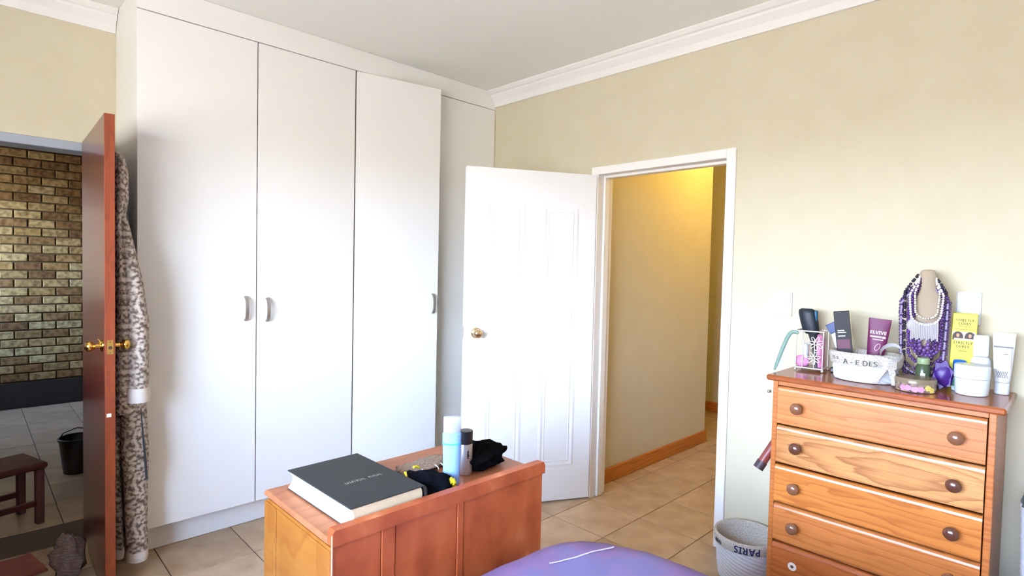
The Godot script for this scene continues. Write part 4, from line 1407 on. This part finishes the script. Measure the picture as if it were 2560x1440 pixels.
	for q in [[-0.35, 0.016, 0], [-0.02, 0.013, 0], [0.26, 0.014, 0], [0.62, 0.02, 1], [-0.62, 0.014, 0], [0.85, 0.012, 1]]:
		g = G.new()
		for k in 5:
			var an: float = TAU * k / 5.0 + q[0] * 5.0
			g.prism(ell(0.006, 0.0045, 0.006 * cos(an), 0.006 * sin(an), 10), 0.0, 0.0012, Transform3D(Basis(Vector3(0, 1, 0), q[0]), Vector3(sin(q[0]) * 0.0636, q[1], cos(q[0]) * 0.0636)))
		part(tn, "flower", g.done(), mat(srgb(206, 142, 208), 0.5) if q[2] == 0 else mat(srgb(222, 200, 110), 0.5), "printed flower")

	# ---- green jar
	var gj := thing("green_jar", "small olive glass jar at the foot of the necklace bust", "jar", Vector3(2.625, Y, -0.425), T)
	g = G.new()
	g.lathe([[[0.0, 0.0005], [0.022, 0.0005]], [[0.022, 0.0005], [0.024, 0.004], [0.024, 0.08], [0.018, 0.09]]], 24)
	part(gj, "glass", g.done(), mat(srgb(70, 84, 60), 0.2))
	g = G.new()
	g.lathe([[[0.02, 0.0905], [0.021, 0.092], [0.021, 0.112], [0.019, 0.114]], [[0.019, 0.114], [0.0, 0.1145]]], 24)
	part(gj, "lid", g.done(), mat(srgb(140, 158, 118), 0.4), "pale green lid")
	part(gj, "label_mark", cbox(Vector3(-0.004, 0.035, 0.0236), Vector3(0.011, 0.058, 0.0246), 0.0003), mat(srgb(206, 218, 216), 0.5), "pale label")

	# ---- yellow carton
	var yb2 := thing("yellow_hair_carton", "tall yellow carton printed with black lettering and two portraits", "carton", Vector3(2.735, Y, -0.324), T + 0.1)
	yb2.rotation = Vector3(0.0, T + 0.1, -0.02)
	part(yb2, "box", cbox(Vector3(-0.037, 0.0005, -0.022), Vector3(0.037, 0.288, 0.022), 0.0015), mat(srgb(248, 236, 28), 0.4))
	var blk := mat(srgb(34, 30, 10), 0.5)
	letters(yb2, "STRICTLY", 0.0088, blk, Vector3(0.0, 0.262, 0.0223))
	letters(yb2, "CURLS", 0.0088, blk, Vector3(0.0, 0.249, 0.0223))
	letters(yb2, "STRICTLY", 0.0095, blk, Vector3(-0.002, 0.176, 0.0223))
	letters(yb2, "CURLS", 0.0095, blk, Vector3(-0.002, 0.162, 0.0223))
	g = G.new()
	for q in [[-0.02, 0.238, 0.04, 0.0025], [-0.03, 0.226, 0.06, 0.0025], [-0.012, 0.143, 0.024, 0.004]]:
		g.box(Vector3(q[0], q[1], 0.022), Vector3(q[0] + q[2], q[1] + q[3], 0.0224))
	part(yb2, "small_print", g.done(), mat(srgb(150, 130, 20), 0.5), "small dark print")
	part(yb2, "portrait_panel", cbox(Vector3(-0.034, 0.19, 0.022), Vector3(0.034, 0.218, 0.0222), 0.0001), mat(srgb(244, 238, 214), 0.5), "pale panel behind the portraits")
	for sx in [-0.018, 0.018]:
		g = G.new()
		var po := PackedVector2Array([Vector2(sx - 0.016, 0.186)])
		for i in 13:
			var an := PI - PI * i / 12.0
			po.append(Vector2(sx + 0.016 * cos(an), 0.199 + 0.02 * sin(an)))
		po.append(Vector2(sx + 0.016, 0.186))
		g.prism(po, 0.0222, 0.0226)
		var pp := part(yb2, "portrait", g.done(), mat(srgb(70, 52, 46), 0.6), "dark curly-haired printed portrait")
		g = G.new()
		g.prism(ell(0.0048, 0.0075, sx, 0.204, 14), 0.0226, 0.0229)
		part(pp, "face", g.done(), mat(srgb(190, 146, 112), 0.6))
	part(yb2, "strap_line", cbox(Vector3(-0.029, 0.186, 0.0227), Vector3(0.029, 0.193, 0.0231), 0.0001), mat(srgb(212, 204, 160), 0.5), "pale printed strip")

	# ---- purple star-shaped bag
	g = G.new()
	var star := PackedVector2Array()
	for k in 12:
		var an := TAU * k / 12.0 + 0.26
		var r := 0.046 if k % 2 == 0 else 0.034
		star.append(Vector2(r * 0.72 * cos(an), 0.06 + r * 1.28 * sin(an)))
	g.prism(star, -0.012, 0.012)
	lump(g, Vector3(0, 0.056, 0.0), Vector3(0.03, 0.048, 0.02), 151, 0.12, 20)
	solo("purple_gift_bag", g.done(), mat(srgb(56, 14, 112), 0.4), "vivid purple pointed gift pouch beside the yellow carton", "pouch", Vector3(2.625, Y, -0.363), T + 0.1)

	# ---- blue-capped bottle
	var bb := thing("blue_capped_bottle", "white and green bottle with bright blue cap behind the white tub", "bottle", Vector3(2.68, Y, -0.322), T)
	g = G.new()
	g.lathe([[[0.0, 0.0005], [0.022, 0.0005]], [[0.022, 0.0005], [0.0235, 0.004], [0.0235, 0.068], [0.02, 0.074]], [[0.02, 0.074], [0.0, 0.074]]], 24)
	part(bb, "body", g.done(), mat(srgb(226, 242, 244), 0.35))
	g = G.new()
	g.lathe([[[0.024, 0.016], [0.024, 0.04]]], 24)
	part(bb, "green_band", g.done(), mat(srgb(108, 200, 168), 0.4), "sea-green band")
	g = G.new()
	g.lathe([[[0.019, 0.0745], [0.0205, 0.076], [0.0205, 0.108], [0.017, 0.114], [0.0, 0.116]]], 24)
	part(bb, "cap", g.done(), mat(srgb(12, 98, 206), 0.3), "bright blue cap")

	# ---- white tub
	var tb := thing("white_cream_tub", "large white screw-top cream tub on the chest's right end", "tub", Vector3(2.62, Y, -0.278), T)
	g = G.new()
	g.lathe([[[0.0, 0.0005], [0.044, 0.0005]], [[0.044, 0.0005], [0.049, 0.006], [0.0505, 0.06]], [[0.0505, 0.06], [0.0, 0.061]]], 40)
	part(tb, "jar", g.done(), mat(srgb(222, 234, 238), 0.35))
	g = G.new()
	g.lathe([[[0.0525, 0.0615], [0.0525, 0.104], [0.049, 0.109]], [[0.049, 0.109], [0.0, 0.1095]]], 40)
	part(tb, "lid", g.done(), M.white_plastic)

	# ---- white bottle behind
	var wb2 := thing("white_lotion_bottle", "white bottle with tall square cap standing behind the white tub", "bottle", Vector3(2.725, Y, -0.266), T)
	g = G.new()
	g.lathe([[[0.0, 0.0005], [0.028, 0.0005]], [[0.028, 0.0005], [0.03, 0.004], [0.03, 0.115], [0.024, 0.128], [0.022, 0.13]], [[0.022, 0.13], [0.0, 0.13]]], 28)
	part(wb2, "body", g.done(), M.white_plastic)
	part(wb2, "cap", cbox(Vector3(-0.0225, 0.131, -0.02), Vector3(0.0225, 0.21, 0.02), 0.004), M.white_plastic)

	# ---- white squeeze tube standing on its cap
	var tu := thing("white_squeeze_tube", "white squeeze tube with a dark line standing upside down on its cap", "tube", Vector3(2.725, Y, -0.203), T)
	g = G.new()
	g.lathe([[[0.0, 0.0005], [0.02, 0.0005]], [[0.02, 0.0005], [0.0215, 0.004], [0.0215, 0.043]], [[0.0215, 0.043], [0.0, 0.0435]]], 28)
	part(tu, "cap", g.done(), M.white_plastic)
	g = G.new()
	var tr := []
	for q in [[0.0445, 0.022, 0.022], [0.055, 0.0235, 0.0225], [0.1, 0.027, 0.019], [0.16, 0.03, 0.012], [0.2, 0.032, 0.005], [0.225, 0.033, 0.002]]:
		var ring := []
		for k in 28:
			var an := -TAU * k / 28
			ring.append(Vector3(cos(an) * q[1], q[0], sin(an) * q[2]))
		tr.append(ring)
	g.loft(tr, true)
	part(tu, "tube_body", g.done(), mat(srgb(222, 220, 218), 0.3))
	part(tu, "label_panel", cbox(Vector3(-0.024, 0.092, 0.0196), Vector3(0.022, 0.17, 0.0206), 0.0003), mat(srgb(240, 244, 250), 0.4), "pale label panel").rotation.x = 0.0
	part(tu, "dark_line", cbox(Vector3(-0.027, 0.172, 0.0106), Vector3(0.027, 0.176, 0.0206), 0.0003), mat(srgb(84, 80, 84), 0.4), "dark line across the tube")
	part(tu, "small_print", cbox(Vector3(0.002, 0.148, 0.0206), Vector3(0.014, 0.1505, 0.0209), 0.0001), M.ink, "tiny dark print")
	g = G.new()
	for k in 5:
		g.tube([Vector3(-0.018 + k * 0.006, 0.062, 0.0232), Vector3(-0.008 + k * 0.006, 0.086, 0.0215)], 0.0009, 5)
		g.tube([Vector3(-0.008 + k * 0.006, 0.062, 0.0232), Vector3(-0.016 + k * 0.006, 0.086, 0.0215)], 0.0009, 5)
	part(tu, "crossed_lines", g.done(), mat(srgb(150, 146, 146), 0.5), "grey crossing line pattern")

# flat ribbon along a path, of a width across the direction side
func ribbon(g: G, pts: Array, width: float, side: Vector3) -> void:
	g.smooth()
	var th := 0.0008
	var m := pts.size()
	var closed: bool = pts[0].distance_to(pts[m - 1]) < 1e-4
	var nn := []
	for i in m:
		var prev: Vector3 = pts[m - 2] if closed and i == 0 else pts[maxi(i - 1, 0)]
		var next: Vector3 = pts[1] if closed and i == m - 1 else pts[mini(i + 1, m - 1)]
		nn.append((next - prev).cross(side).normalized() * th)
	var s := side.normalized() * width * 0.5
	for i in m - 1:
		var p: Vector3 = pts[i]
		var q: Vector3 = pts[i + 1]
		var n0: Vector3 = nn[i]
		var n1: Vector3 = nn[i + 1]
		g.oquad(p - s + n0, q - s + n1, q + s + n1, p + s + n0, n0)
		g.oquad(p + s - n0, q + s - n1, q - s - n1, p - s - n0, -n0)

func build_right_edge() -> void:
	# laundry basket right of the chest
	var lb := thing("laundry_basket", "tall white woven laundry basket right of the chest of drawers", "basket", Vector3(2.6, 0.0, 0.06), -PI / 2)
	var g := G.new()
	var rings := []
	var n := 80
	var rows := 40
	for i in rows * 2 + 1:
		var t := float(i) / (rows * 2)
		var ring := []
		for k in n:
			var an := TAU * k / n
			var c := cos(an)
			var s := sin(an)
			var w := 0.003 * sin(PI * 0.5 * k + PI * 0.5 * i)
			var r := lerpf(0.165, 0.185, t) + w
			ring.append(Vector3(signf(c) * pow(absf(c), 0.5) * r, 0.001 + 0.69 * t, -signf(s) * pow(absf(s), 0.5) * r))
		rings.append(ring)
	g.loft(rings, false)
	g.box(Vector3(-0.15, 0.002, -0.15), Vector3(0.15, 0.01, 0.15))
	part(lb, "woven_body", g.done(), M.wicker)
	g = G.new()
	lump(g, Vector3(0, 0.07, 0), Vector3(0.155, 0.07, 0.15), 161, 0.15, 28)
	solo("dark_laundry", g.done(), M.navy_cloth, "dark navy laundry heaped on the white laundry basket", "laundry", Vector3(2.6, 0.66, 0.06))

# cupboard added out of view to shade the foot of the brown door
func build_shade_cupboard() -> void:
	var c := thing("added_shade_cupboard", "low dark cupboard added out of view to shade the foot of the brown door", "cupboard", Vector3(XL + 0.002, 0.0, -2.72), PI / 2)
	var dk := mat(srgb(70, 42, 30), 0.5)
	part(c, "body", cbox(Vector3(-0.85, 0.06, 0.001), Vector3(0.85, 0.99, 1.04), 0.004), dk)
	part(c, "top", cbox(Vector3(-0.87, 0.991, 0.001), Vector3(0.87, 1.02, 1.065), 0.006), dk)
	part(c, "plinth", cbox(Vector3(-0.82, 0.001, 0.03), Vector3(0.82, 0.0595, 1.0)), dk)
	for k in 3:
		var x := -0.84 + 0.56 * k
		var d := part(c, "door", cbox(Vector3(x + 0.006, 0.075, 1.0405), Vector3(x + 0.554, 0.98, 1.058), 0.003), dk)
		var g := G.new()
		g.ball(Vector3(x + 0.5, 0.6, 1.07), Vector3(0.013, 0.013, 0.013), 12)
		part(d, "knob", g.done(), M.brass)
